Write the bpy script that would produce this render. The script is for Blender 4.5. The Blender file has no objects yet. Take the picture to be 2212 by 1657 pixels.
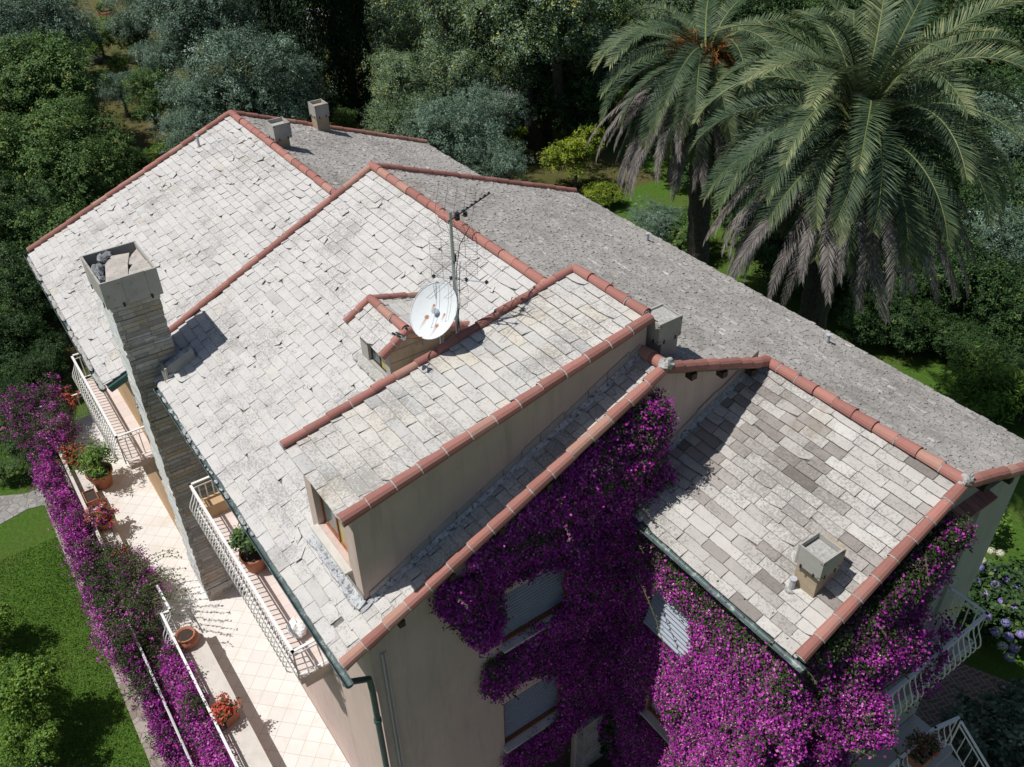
import bpy, math, random
import numpy as np
from math import sin, cos, pi, radians, sqrt, atan2
from mathutils import Vector, Matrix
from mathutils.geometry import tessellate_polygon
random.seed(7); RNG = np.random.default_rng(11)
S = bpy.context.scene; COL = S.collection
# ------------------------------------------------------------------ camera
H = 20.8                                   # camera height above the lawn
RC = np.array([[0.57832989, 0.81567241, -0.0145966], [0.4852754, -0.35834348, -0.79755736], [-0.65577613, 0.45416789, -0.6030665]])
FPX = 1938.97; CX, CY = 1105.5, 828.5
cam = bpy.data.objects.new('camera', bpy.data.cameras.new('camera')); COL.objects.link(cam)
cam.data.sensor_width = 36; cam.data.lens = FPX/2211*36; cam.data.clip_end = 2000; cam.data.clip_start = .1
m = Matrix.Identity(4)
for i in range(3):
    m[i][0] = RC[0][i]; m[i][1] = -RC[1][i]; m[i][2] = -RC[2][i]
m[2][3] = H
cam.matrix_world = m
S.camera = cam
def G(px, py, z=0.0):                      # the spot at height z seen at a place of the plan drawing
    d = RC.T @ np.array([(px-CX)/FPX, (py-CY)/FPX, 1.]); t = (z-H)/d[2]
    return Vector((d[0]*t, d[1]*t, z))
# ------------------------------------------------------------------ light
SUN = Vector((-.21, -.435, .876)).normalized()
w = bpy.data.worlds.new('World'); S.world = w; w.use_nodes = True
nt = w.node_tree; nt.nodes.clear()
sky = nt.nodes.new('ShaderNodeTexSky'); sky.sky_type = 'NISHITA'; sky.sun_disc = False
sky.sun_elevation = math.asin(SUN.z); sky.sun_rotation = atan2(SUN.x, SUN.y)
bg = nt.nodes.new('ShaderNodeBackground'); bg.inputs[1].default_value = .060
out = nt.nodes.new('ShaderNodeOutputWorld'); nt.links.new(sky.outputs[0], bg.inputs[0]); nt.links.new(bg.outputs[0], out.inputs[0])
sl = bpy.data.lights.new('sun', 'SUN'); sl.energy = 4.15; sl.angle = radians(.5); sl.color = (1, .972, .935)
so = bpy.data.objects.new('sun', sl); COL.objects.link(so); so.rotation_euler = SUN.to_track_quat('Z', 'Y').to_euler()
S.view_settings.view_transform = 'Standard'; S.view_settings.look = 'None'; S.view_settings.exposure = 0.0; S.view_settings.gamma = 1
S.render.engine = 'CYCLES'
# ------------------------------------------------------------------ materials
def newmat(name):
    mt = bpy.data.materials.new(name); mt.use_nodes = True; t = mt.node_tree; t.nodes.clear()
    o = t.nodes.new('ShaderNodeOutputMaterial'); b = t.nodes.new('ShaderNodeBsdfPrincipled')
    t.links.new(b.outputs[0], o.inputs[0]); return mt, t, b
def ramp(t, fac, stops, interp='LINEAR'):
    r = t.nodes.new('ShaderNodeValToRGB'); r.color_ramp.interpolation = interp
    e = r.color_ramp.elements
    while len(e) > 1: e.remove(e[-1])
    e[0].position = stops[0][0]; c = stops[0][1]; e[0].color = (*c, 1) if hasattr(c, '__len__') else (c, c, c, 1)
    for p, c in stops[1:]:
        x = e.new(p); x.color = (*c, 1) if hasattr(c, '__len__') else (c, c, c, 1)
    t.links.new(fac, r.inputs[0]); return r.outputs[0]
def pos(t, s=(1, 1, 1), obj=False):
    if obj: a = t.nodes.new('ShaderNodeTexCoord').outputs['Object']
    else: a = t.nodes.new('ShaderNodeNewGeometry').outputs['Position']
    mp = t.nodes.new('ShaderNodeMapping'); mp.inputs['Scale'].default_value = s; t.links.new(a, mp.inputs[0]); return mp.outputs[0]
def noise(t, scale, detail=4, rough=.55, vec=None, dist=0):
    n = t.nodes.new('ShaderNodeTexNoise'); n.inputs['Scale'].default_value = scale; n.inputs['Detail'].default_value = detail
    n.inputs['Roughness'].default_value = rough; n.inputs['Distortion'].default_value = dist
    t.links.new(vec if vec else pos(t), n.inputs['Vector']); return n.outputs[0]
def attr(t, n):
    a = t.nodes.new('ShaderNodeAttribute'); a.attribute_name = n; return a.outputs['Fac']
def mix(t, f, a, b, mode='MIX'):
    x = t.nodes.new('ShaderNodeMix'); x.data_type = 'RGBA'; x.blend_type = mode
    for k, v in ((0, f), (6, a), (7, b)):
        if isinstance(v, (int, float)): x.inputs[k].default_value = v if k == 0 else (v, v, v, 1)
        elif isinstance(v, tuple): x.inputs[k].default_value = (*v, 1)
        else: t.links.new(v, x.inputs[k])
    return x.outputs[2]
def mth(t, op, a, b=0., c=None):
    x = t.nodes.new('ShaderNodeMath'); x.operation = op
    for k, v in ((0, a), (1, b), (2, c)):
        if v is None: continue
        if isinstance(v, (int, float)): x.inputs[k].default_value = v
        else: t.links.new(v, x.inputs[k])
    return x.outputs[0]
def bump(t, b, h, strength=.4, dist=.02):
    n = t.nodes.new('ShaderNodeBump'); n.inputs['Strength'].default_value = strength; n.inputs['Distance'].default_value = dist
    t.links.new(h, n.inputs['Height']); t.links.new(n.outputs[0], b.inputs['Normal'])
def put(t, b, col, rough=.8, spec=.3):
    if isinstance(col, tuple): b.inputs['Base Color'].default_value = (*col, 1)
    else: t.links.new(col, b.inputs['Base Color'])
    if isinstance(rough, (int, float)): b.inputs['Roughness'].default_value = rough
    else: t.links.new(rough, b.inputs['Roughness'])
    b.inputs['Specular IOR Level'].default_value = spec
def simple(name, col, rough=.6, var=.18, scale=6, spec=.3, metal=0, bstr=.15, vec=None, dirt=None, dirt_scale=14, dirt_lo=.58):
    mt, t, b = newmat(name)
    n = noise(t, scale, 5, .6)
    lo = tuple(c*(1-var) for c in col); hi = tuple(min(1, c*(1+var)) for c in col)
    c = ramp(t, n, [(.3, lo), (.7, hi)])
    if dirt: c = mix(t, ramp(t, noise(t, dirt_scale, 6, .7), [(dirt_lo, 0.), (dirt_lo+.1, 1.)]), c, dirt)
    put(t, b, c, rough, spec); b.inputs['Metallic'].default_value = metal
    if bstr: bump(t, b, noise(t, scale*9, 4), bstr, .01)
    return mt
def slate_mat(name, stops, grime=(.10, .095, .085), g_lo=.50, speck=.56, warm=(.62, .54, .42), warm_amt=.5, patch_lo=.62, edge=1.0, dots=.42):
    mt, t, b = newmat(name)
    base = ramp(t, attr(t, 'tint'), stops, 'LINEAR')
    # cloudy mineral variation
    base = mix(t, ramp(t, noise(t, 3.2, 6, .65), [(.35, 0.), (.7, .55)]), base, mix(t, 1., base, (.80, .79, .80), 'MULTIPLY'))
    base = mix(t, mth(t, 'MULTIPLY', ramp(t, noise(t, 1.1, 4, .6, dist=.5), [(patch_lo, 0.), (patch_lo+.12, 1.)]), warm_amt), base, mix(t, 1., base, warm, 'MULTIPLY'))
    # lichen specks; their density follows a slow mask
    slow = noise(t, .8, 3, .6); fine = noise(t, 26, 5, .75)
    m = ramp(t, mth(t, 'ADD', mth(t, 'MULTIPLY', slow, .45), mth(t, 'MULTIPLY', fine, .75)), [(speck+.075, 0.), (speck+.15, 1.)])
    streak = noise(t, 7, 6, .7, pos(t, (3.2, .9, .9)), .6)
    st = ramp(t, streak, [(g_lo+.12, 0.), (g_lo+.2, .8)])
    ed = attr(t, 'edge'); e2 = ramp(t, mth(t, 'ADD', mth(t, 'MULTIPLY', ed, .42), mth(t, 'MULTIPLY', noise(t, 19, 4, .7), .62)), [(.52, 0.), (.76, 1.)])
    # hair cracks
    v = t.nodes.new('ShaderNodeTexVoronoi'); v.feature = 'DISTANCE_TO_EDGE'; v.inputs['Scale'].default_value = 1.7
    vp = t.nodes.new('ShaderNodeVectorMath'); vp.operation = 'ADD'; nn = t.nodes.new('ShaderNodeTexNoise'); nn.inputs['Scale'].default_value = 4; t.links.new(pos(t), nn.inputs[0])
    sc = t.nodes.new('ShaderNodeVectorMath'); sc.operation = 'SCALE'; sc.inputs[3].default_value = .5; t.links.new(nn.outputs['Color'], sc.inputs[0])
    t.links.new(pos(t), vp.inputs[0]); t.links.new(sc.outputs[0], vp.inputs[1]); t.links.new(vp.outputs[0], v.inputs['Vector'])
    ck = mth(t, 'MULTIPLY', ramp(t, v.outputs['Distance'], [(.0, 1.), (.010, 0.)]), ramp(t, noise(t, 1.9, 2), [(.55, 0.), (.62, .8)]))
    tot = mth(t, 'MAXIMUM', mth(t, 'MAXIMUM', mth(t, 'MULTIPLY', m, dots), mth(t, 'MULTIPLY', st, .38)), mth(t, 'MAXIMUM', mth(t, 'MULTIPLY', e2, .85*edge), ck))
    c = mix(t, tot, base, grime)
    put(t, b, c, .82, .25)
    hgt = mth(t, 'ADD', mth(t, 'MULTIPLY', noise(t, 9, 7, .72), 1.), mth(t, 'MULTIPLY', tot, -.5))
    bump(t, b, hgt, .55, .018)
    return mt
W0 = (.63, .62, .615)
M = {}
M['slate_white'] = slate_mat('slate_white', [(0, (.50, .48, .455)), (.15, (.56, .545, .52)), (.6, (.60, .585, .56)), (.9, (.60, .575, .53)), (1, (.57, .53, .46))])
M['slate_dormer'] = slate_mat('slate_dormer', [(0, (.46, .455, .44)), (.25, (.56, .55, .52)), (.7, (.63, .60, .545)), (1, (.62, .57, .47))], speck=.535)
M['slate_mixed'] = slate_mat('slate_mixed', [(0, (.215, .19, .17)), (.16, (.29, .26, .235)), (.32, (.40, .37, .34)), (.5, (.50, .475, .44)), (.8, (.57, .545, .50)), (1, (.61, .595, .56))], speck=.545, dots=.45, warm_amt=.7)
M['slate_strip'] = slate_mat('slate_strip', [(0, (.46, .44, .42)), (.5, (.58, .56, .52)), (1, (.62, .60, .56))], speck=.525)
M['slate_grey'] = slate_mat('slate_grey', [(0, (.20, .188, .172)), (.15, (.29, .272, .25)), (.4, (.38, .358, .33)), (.75, (.44, .415, .385)), (.93, (.50, .48, .45)), (1, (.60, .59, .56))], speck=.53, dots=.5, edge=.6, grime=(.15, .138, .12))
M['under'] = simple('roof_underlay', (.16, .15, .14), .95, .4, 12)
def terracotta(name, col, pale=(.52, .33, .24)):
    mt, t, b = newmat(name)
    c = ramp(t, attr(t, 'tint'), [(0, tuple(x*.80 for x in col)), (.6, col), (.9, tuple(x*1.12 for x in col)), (1, pale)])
    c = mix(t, ramp(t, noise(t, 5, 6, .7), [(.45, 0.), (.75, .35)]), c, mix(t, 1., c, (.72, .72, .74), 'MULTIPLY'))
    c = mix(t, ramp(t, noise(t, 34, 4, .65), [(.62, 0.), (.72, .5)]), c, (.50, .44, .40)); c = mix(t, ramp(t, noise(t, 2.3, 5, .7), [(.52, 0.), (.66, .42)]), c, (.33, .20, .17)); c = mix(t, ramp(t, noise(t, 13, 5, .7), [(.64, 0.), (.72, .6)]), c, (.20, .16, .14))
    put(t, b, c, .75, .25); bump(t, b, noise(t, 30, 5), .25, .006); return mt
M['tile'] = terracotta('terracotta_tile', (.385, .170, .138), (.44, .24, .185))
M['pot'] = terracotta('terracotta_pot', (.42, .17, .10))
M['mortar'] = simple('mortar', (.42, .41, .385), .95, .3, 20, bstr=.6, dirt=(.2, .19, .18))
M['cement'] = simple('mossy_cement', (.50, .51, .52), .95, .35, 9, bstr=.8, dirt=(.13, .14, .15), dirt_scale=18, dirt_lo=.5)
def plaster(name, col):
    mt, t, b = newmat(name)
    c = ramp(t, noise(t, .9, 5, .6), [(.3, tuple(x*.90 for x in col)), (.7, tuple(x*1.06 for x in col))])
    c = mix(t, ramp(t, noise(t, 6, 6, .75, pos(t, (1, 1, .10))), [(.50, 0.), (.72, .60)]), c, tuple(x*.66 for x in col)); c = mix(t, ramp(t, noise(t, 1.6, 6, .75), [(.56, 0.), (.70, .35)]), c, tuple(x*.78 for x in col))
    put(t, b, c, .92, .15); bump(t, b, noise(t, 85, 4, .7), .5, .008); return mt
M['plaster'] = plaster('pale_plaster', (.60, .475, .415))
M['plaster_far'] = plaster('ochre_plaster', (.52, .36, .21))
M['plaster_right'] = plaster('grey_plaster', (.46, .44, .41))
M['sill'] = simple('marble_sill', (.60, .57, .52), .5, .12, 3, dirt=(.42, .34, .25), dirt_scale=5, dirt_lo=.6)
M['panel'] = simple('chimney_slab', (.40, .385, .35), .85, .12, 3, dirt=(.16, .15, .13), dirt_scale=9, dirt_lo=.62)
M['panel_tan'] = simple('chimney_slab_tan', (.42, .335, .235), .85, .15, 4, dirt=(.17, .13, .10), dirt_scale=9, dirt_lo=.6)
M['iron'] = simple('dark_iron', (.035, .03, .032), .6, .3, 10, bstr=0)
M['rust'] = simple('rusty_iron', (.26, .10, .045), .8, .4, 30, bstr=.3)
M['white'] = simple('white_paint', (.80, .80, .79), .35, .06, 5, bstr=.05, spec=.4, dirt=(.45, .42, .38), dirt_scale=22, dirt_lo=.68)
M['galv'] = simple('galvanised_steel', (.48, .52, .54), .35, .12, 14, metal=.6, bstr=.05)
M['pvc'] = simple('grey_pipe', (.50, .50, .53), .45, .08, 10, bstr=0)
M['copper'] = simple('verdigris_gutter', (.095, .13, .13), .55, .35, 7, metal=.25, dirt=(.33, .38, .36), dirt_scale=5, dirt_lo=.56)
M['greenpipe'] = simple('green_downpipe', (.035, .085, .075), .4, .2, 10, bstr=0)
M['shutter'] = simple('shutter_slats', (.30, .33, .38), .5, .06, 4, bstr=0)
M['glass'] = simple('window_glass', (.10, .13, .13), .12, .2, 2, spec=.7, bstr=0)
M['amber'] = simple('amber_glass', (.42, .34, .10), .2, .2, 2, spec=.6, bstr=0)
M['wood'] = simple('varnished_wood', (.34, .10, .035), .5, .25, 20, bstr=.1)
M['darkwood'] = simple('dark_wood', (.05, .035, .025), .6, .3, 14)
M['soil'] = simple('potting_soil', (.06, .045, .035), 1, .5, 40, bstr=1, dirt=(.3, .27, .22), dirt_scale=60, dirt_lo=.6)
M['bark'] = simple('grey_bark', (.15, .135, .12), .95, .45, 7, bstr=1, dirt=(.035, .03, .027), dirt_scale=9, dirt_lo=.52)
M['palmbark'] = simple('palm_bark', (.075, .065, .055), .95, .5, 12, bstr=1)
M['stem'] = simple('woody_stem', (.16, .12, .08), .9, .3, 20)
M['rubber'] = simple('black_plastic', (.02, .021, .025), .4, .2, 10, bstr=0)
M['rock'] = simple('grey_stones', (.27, .28, .29), .95, .45, 12, bstr=1.2, dirt=(.38, .37, .35), dirt_scale=14, dirt_lo=.55)
# split slates around the roof edge of the stone chimney, travertine and tiles
def stone_mat(name, cols, sx=2.1, sz=9.5, mortar=(.22, .20, .18), dk=1.):
    mt, t, b = newmat(name)
    g = t.nodes.new('ShaderNodeNewGeometry'); sp = t.nodes.new('ShaderNodeSeparateXYZ'); t.links.new(g.outputs['Position'], sp.inputs[0])
    cb = t.nodes.new('ShaderNodeCombineXYZ'); t.links.new(mth(t, 'ADD', sp.outputs[0], sp.outputs[1]), cb.inputs[0])
    nz = noise(t, 5, 3); t.links.new(mth(t, 'ADD', sp.outputs[2], mth(t, 'MULTIPLY', nz, .05)), cb.inputs[1])
    br = t.nodes.new('ShaderNodeTexBrick'); br.inputs['Scale'].default_value = 1.; br.inputs['Brick Width'].default_value = 1/sx; br.inputs['Row Height'].default_value = 1/sz
    br.inputs['Mortar Size'].default_value = .006; br.inputs['Mortar Smooth'].default_value = .4; br.inputs['Bias'].default_value = 0
    br.offset_frequency = 3; br.squash = .55; br.squash_frequency = 3; br.offset = .37
    br.inputs['Color1'].default_value = (0, 0, 0, 1); br.inputs['Color2'].default_value = (1, 1, 1, 1); br.inputs['Mortar'].default_value = (.5, .5, .5, 1)
    t.links.new(cb.outputs[0], br.inputs['Vector'])
    c = ramp(t, br.outputs['Color'], cols)
    c = mix(t, ramp(t, noise(t, 7, 6, .7), [(.35, 0.), (.7, .6*dk)]), c, mix(t, 1., c, (.62, .60, .60), 'MULTIPLY'))
    c = mix(t, ramp(t, noise(t, 1.3, 4, .6), [(.55, 0.), (.7, .5*dk)]), c, (.40, .30, .17))
    c = mix(t, mth(t, 'MULTIPLY', br.outputs['Fac'], .7), c, mortar)
    put(t, b, c, .9, .2)
    bump(t, b, mth(t, 'ADD', mth(t, 'MULTIPLY', noise(t, 12, 6, .75), .7), mth(t, 'ADD', mth(t, 'MULTIPLY', br.outputs['Fac'], -.9), mth(t, 'MULTIPLY', br.outputs['Color'], .5))), .35+.65*dk, .01+.04*dk)
    return mt
M['stone'] = stone_mat('split_stone', [(0, (.36, .35, .34)), (.4, (.49, .465, .43)), (.7, (.62, .61, .59)), (1, (.52, .43, .29))])
M['stone_sunlit'] = stone_mat('split_stone_sunlit', [(0, (.70, .76, .77)), (.5, (.80, .83, .83)), (1, (.82, .81, .77))], 1.8, 8, (.55, .58, .6), .15)  # paler copy of the split stone: sunlight on the left face put into colour
def tile_floor(name, col, size, angle, grout=(.45, .40, .34)):
    mt, t, b = newmat(name)
    mp = t.nodes.new('ShaderNodeMapping'); mp.inputs['Rotation'].default_value = (0, 0, angle); mp.inputs['Location'].default_value = (0, 0, .31)
    t.links.new(t.nodes.new('ShaderNodeNewGeometry').outputs['Position'], mp.inputs[0])
    sp = t.nodes.new('ShaderNodeSeparateXYZ'); t.links.new(mp.outputs[0], sp.inputs[0]); cb = t.nodes.new('ShaderNodeCombineXYZ')
    t.links.new(sp.outputs[0], cb.inputs[0]); t.links.new(sp.outputs[1], cb.inputs[1])
    br = t.nodes.new('ShaderNodeTexBrick'); br.offset = 0; br.inputs['Scale'].default_value = 1; br.inputs['Brick Width'].default_value = size; br.inputs['Row Height'].default_value = size
    br.inputs['Mortar Size'].default_value = .006; br.inputs['Mortar Smooth'].default_value = .2
    br.inputs['Color1'].default_value = (.0, .0, .0, 1); br.inputs['Color2'].default_value = (1, 1, 1, 1); br.inputs['Mortar'].default_value = (.5, .5, .5, 1)
    t.links.new(cb.outputs[0], br.inputs['Vector'])
    c = ramp(t, br.outputs['Color'], [(0, tuple(x*.95 for x in col)), (1, tuple(x*1.04 for x in col))])
    c = mix(t, ramp(t, noise(t, 1.5, 5, .7), [(.48, 0.), (.75, .7)]), c, mix(t, 1., c, (.86, .79, .70), 'MULTIPLY'))
    c = mix(t, mth(t, 'MULTIPLY', br.outputs['Fac'], .75), c, grout)
    put(t, b, c, .55, .35); bump(t, b, mth(t, 'MULTIPLY', br.outputs['Fac'], -1.), .4, .01); return mt
M['terrace'] = tile_floor('cream_terrace_tiles', (.71, .685, .65), .34, radians(45))
M['balcony'] = tile_floor('pink_balcony_tiles', (.66, .575, .54), .33, 0)
M['landing'] = tile_floor('landing_tiles', (.50, .47, .44), .6, 0)
M['pillar'] = stone_mat('pillar_stone', [(0, (.42, .41, .39)), (1, (.55, .54, .52))], 3., 6.)
M['travertine'] = simple('travertine', (.60, .56, .51), .6, .10, 4, dirt=(.36, .32, .27), dirt_scale=20, dirt_lo=.60)
def leafmat(name, stops, rough=.5, spec=.35, trans=.25, world_var=.0):
    rough = max(rough, .55); spec = min(spec, .22); trans = min(trans, .16)
    mt, t, b = newmat(name)
    c = ramp(t, attr(t, 'tint'), stops)
    if world_var: c = mix(t, ramp(t, noise(t, .55, 3), [(.4, 0.), (.65, world_var)]), c, mix(t, 1., c, (1.35, 1.2, .6), 'MULTIPLY'))
    put(t, b, c, rough, spec)
    tr = t.nodes.new('ShaderNodeBsdfTranslucent'); t.links.new(c, tr.inputs[0])
    mx = t.nodes.new('ShaderNodeMixShader'); mx.inputs[0].default_value = trans
    t.links.new(b.outputs[0], mx.inputs[1]); t.links.new(tr.outputs[0], mx.inputs[2])
    o = [n for n in t.nodes if n.type == 'OUTPUT_MATERIAL'][0]; t.links.new(mx.outputs[0], o.inputs[0]); return mt
M['olive'] = leafmat('olive_leaves', [(0, (0.0547, 0.0948, 0.0589)), (.5, (0.1306, 0.2064, 0.1348)), (.85, (0.2422, 0.3475, 0.2633)), (1, (0.4212, 0.5476, 0.4528))], .45, .5, .15)
M['olive_y'] = leafmat('yellowing_leaves', [(0, (0.0698, 0.1165, 0.0373)), (.5, (0.1748, 0.2446, 0.0815)), (.88, (0.3027, 0.3726, 0.1165)), (1, (0.6986, 0.6055, 0.1165))], .5, .4, .2)
M['oak'] = leafmat('evergreen_leaves', [(0, (0.0149, 0.0359, 0.0120)), (.5, (0.0373, 0.0823, 0.0239)), (.9, (0.0748, 0.1420, 0.0373)), (1, (0.1794, 0.2242, 0.0598))], .4, .5, .15)
M['oak_left'] = leafmat('evergreen_leaves_mid', [(0, (0.0390, 0.0829, 0.0244)), (.5, (0.0926, 0.1755, 0.0439)), (.9, (0.1827, 0.2925, 0.0731)), (1, (0.4875, 0.4144, 0.1219))], .4, .5, .2)
M['cypress'] = leafmat('cypress_needles', [(0, (0.0072, 0.0168, 0.0072)), (.6, (0.0168, 0.0384, 0.0144)), (1, (0.0420, 0.0780, 0.0300))], .7, .2, .05)
M['lime'] = leafmat('lime_leaves', [(0, (0.0600, 0.1080, 0.0120)), (.5, (0.1800, 0.2520, 0.0240)), (1, (0.4080, 0.4320, 0.0360))], .45, .4, .3)
M['bright'] = leafmat('bright_leaves', [(0, (0.0390, 0.0910, 0.0156)), (.5, (0.1170, 0.2210, 0.0286)), (1, (0.2600, 0.3770, 0.0650))], .45, .4, .3)
M['boug_leaf'] = leafmat('bougainvillea_leaves', [(0, (.025, .05, .014)), (.6, (.06, .10, .03)), (1, (.13, .18, .06))], .45, .4, .25)
M['bract'] = leafmat('magenta_bracts', [(0, (.13, .014, .13)), (.35, (.33, .026, .29)), (.72, (.56, .055, .47)), (1, (.72, .22, .60))], .6, .15, .3)
M['bract_dot'] = leafmat('cream_flowers', [(0, (.55, .30, .35)), (1, (.75, .62, .50))], .6, .2, .1)
M['varieg'] = leafmat('variegated_leaves', [(0, (.05, .085, .05)), (.55, (.10, .15, .09)), (1, (.34, .40, .28))], .4, .5, .1)
M['red_fl'] = leafmat('coral_flowers', [(0, (.45, .05, .03)), (.6, (.62, .12, .08)), (1, (.66, .27, .22))], .6, .2, .2)
M['hydr'] = leafmat('hydrangea_petals', [(0, (.20, .22, .46)), (.4, (.36, .28, .58)), (.7, (.46, .33, .60)), (.85, (.46, .52, .36)), (1, (.72, .68, .52))], .6, .2, .2)
M['frond'] = leafmat('palm_leaflets', [(0, (.022, .045, .026)), (.42, (.055, .096, .052)), (.78, (.115, .158, .075)), (1, (.27, .29, .14))], .5, .3, .12)
M['frond_dry'] = leafmat('dry_palm_leaflets', [(0, (.10, .094, .092)), (.5, (.235, .215, .205)), (1, (.42, .37, .32))], .7, .3, .1)
M['rachis'] = simple('palm_rachis', (.17, .20, .06), .5, .2, 10, bstr=0)
M['orange'] = leafmat('orange_date_stalks', [(0, (.16, .06, .02)), (.5, (.42, .15, .03)), (1, (.50, .24, .08))], .6, .2, .1)
M['ivy'] = leafmat('ivy_leaves', [(0, (.02, .05, .015)), (1, (.07, .14, .03))], .4, .4, .2)
# ------------------------------------------------------------------ mesh builder
class MB:
    def __init__(s): s.v = []; s.f = []; s.m = []; s.t = []; s.e = {}
    def vert(s, p, e=0):
        s.v.append((p[0], p[1], p[2]))
        if e: s.e[len(s.v)-1] = e
        return len(s.v)-1
    def face(s, idx, m=0, t=.5): s.f.append(tuple(idx)); s.m.append(m); s.t.append(t)
    def poly(s, pts, m=0, t=.5): s.face([s.vert(p) for p in pts], m, t)
    def box(s, a, b, m=0, t=.5, M4=None):
        x0, y0, z0 = a; x1, y1, z1 = b
        P = [(x0, y0, z0), (x1, y0, z0), (x1, y1, z0), (x0, y1, z0), (x0, y0, z1), (x1, y0, z1), (x1, y1, z1), (x0, y1, z1)]
        if M4: P = [M4 @ Vector(p) for p in P]
        i = [s.vert(p) for p in P]
        for q in ((3, 2, 1, 0), (4, 5, 6, 7), (0, 1, 5, 4), (1, 2, 6, 5), (2, 3, 7, 6), (3, 0, 4, 7)): s.face([i[k] for k in q], m, t)
    def tube(s, pts, r, n=6, m=0, t=.5, caps=True):
        pts = [Vector(p) for p in pts]; k = len(pts); rr = r if hasattr(r, '__len__') else [r]*k
        rings = []; ref = None
        for i, p in enumerate(pts):
            d = (pts[min(i+1, k-1)]-pts[max(i-1, 0)]).normalized()
            if ref is None: ref = Vector((0, 0, 1)) if abs(d.z) < .9 else Vector((1, 0, 0))
            a = d.cross(ref)
            if a.length < 1e-4: a = d.cross(Vector((0, 1, 0)))
            a.normalize(); b = d.cross(a).normalized(); ref = a.cross(d)
            rings.append([s.vert(p+(a*cos(2*pi*j/n)+b*sin(2*pi*j/n))*rr[i]) for j in range(n)])
        for i in range(k-1):
            for j in range(n): s.face((rings[i][j], rings[i+1][j], rings[i+1][(j+1) % n], rings[i][(j+1) % n]), m, t)
        if caps: s.face(rings[0], m, t); s.face(rings[-1][::-1], m, t)
    def lathe(s, prof, c, n=20, m=0, t=.5, flute=0, nf=0):
        rings = []
        for r, z in prof: rings.append([s.vert((c[0]+r*(1+flute*cos(nf*2*pi*j/n))*cos(2*pi*j/n), c[1]+r*(1+flute*cos(nf*2*pi*j/n))*sin(2*pi*j/n), c[2]+z)) for j in range(n)])
        for i in range(len(prof)-1):
            for j in range(n): s.face((rings[i][j], rings[i][(j+1) % n], rings[i+1][(j+1) % n], rings[i+1][j]), m, t)
    def grid(s, P, m=0, t=.5):
        n = len(P); k = len(P[0]); idx = [[s.vert(P[i][j]) for j in range(k)] for i in range(n)]
        for i in range(n-1):
            for j in range(k-1): s.face((idx[i][j], idx[i+1][j], idx[i+1][j+1], idx[i][j+1]), m, t)
    def mesh(s, name, mats, smooth=False):
        me = bpy.data.meshes.new(name); me.from_pydata(s.v, [], s.f)
        for q in mats: me.materials.append(M[q])
        me.polygons.foreach_set('material_index', s.m)
        if smooth: me.polygons.foreach_set('use_smooth', [True]*len(s.f))
        a = me.attributes.new('tint', 'FLOAT', 'FACE'); a.data.foreach_set('value', s.t)
        if s.e:
            e = [0.]*len(s.v)
            for k, q in s.e.items(): e[k] = q
            a = me.attributes.new('edge', 'FLOAT', 'POINT'); a.data.foreach_set('value', e)
        me.update(); return me
    def build(s, name, mats, parent=None, smooth=False, recalc=False):
        me = s.mesh(name, mats, smooth)
        if recalc:
            import bmesh
            b = bmesh.new(); b.from_mesh(me); bmesh.ops.recalc_face_normals(b, faces=b.faces); b.to_mesh(me); b.free()
        return link(name, me, parent)
def link(name, me, parent=None, loc=None):
    o = bpy.data.objects.new(name, me); COL.objects.link(o)
    if parent is not None:
        o.parent = parent
        if loc is None: o.matrix_parent_inverse = Matrix.Translation(parent.location).inverted()
    if loc is not None: o.location = loc
    return o
def tag(o, label=None, cat=None, group=None, kind=None):
    if label: o['label'] = label
    if cat: o['category'] = cat
    if group: o['group'] = group
    if kind: o['kind'] = kind
    return o
def thing(name, loc, label, cat, group=None):
    return tag(link(name, None, None, Vector(loc)), label, cat, group)
def copy_tree(o, parent=None):
    c = o.copy(); COL.objects.link(c); c.parent = parent
    for ch in [x for x in o.children]: copy_tree(ch, c)
    return c
def quads_mesh(name, P, D, Nn, L, Wd, tint, mi, mats, fold=.0):
    """many small leaves: P centres, D long axes, Nn normals (numpy n x 3), L, Wd sizes"""
    n = len(P); B = np.cross(D, Nn); B /= np.linalg.norm(B, axis=1)[:, None]+1e-9
    L = np.broadcast_to(L, (n,))[:, None]; Wd = np.broadcast_to(Wd, (n,))[:, None]
    v = np.empty((n, 4, 3)); v[:, 0] = P-D*L*.5; v[:, 1] = P+B*Wd*.5; v[:, 2] = P+D*L*.5; v[:, 3] = P-B*Wd*.5
    v[:, 1] += Nn*Wd*fold; v[:, 3] += Nn*Wd*fold
    me = bpy.data.meshes.new(name); me.vertices.add(4*n); me.vertices.foreach_set('co', v.reshape(-1).astype(np.float32))
    me.loops.add(4*n); me.loops.foreach_set('vertex_index', np.arange(4*n, dtype=np.int32))
    me.polygons.add(n); me.polygons.foreach_set('loop_start', np.arange(0, 4*n, 4, dtype=np.int32)); me.polygons.foreach_set('loop_total', np.full(n, 4, dtype=np.int32))
    for q in mats: me.materials.append(M[q])
    me.polygons.foreach_set('material_index', np.broadcast_to(mi, (n,)).astype(np.int32))
    a = me.attributes.new('tint', 'FLOAT', 'FACE'); a.data.foreach_set('value', np.clip(tint, 0, 1).astype(np.float32))
    me.update(calc_edges=True); return me
def unit(a): return a/(np.linalg.norm(a, axis=1)[:, None]+1e-9)
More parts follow.
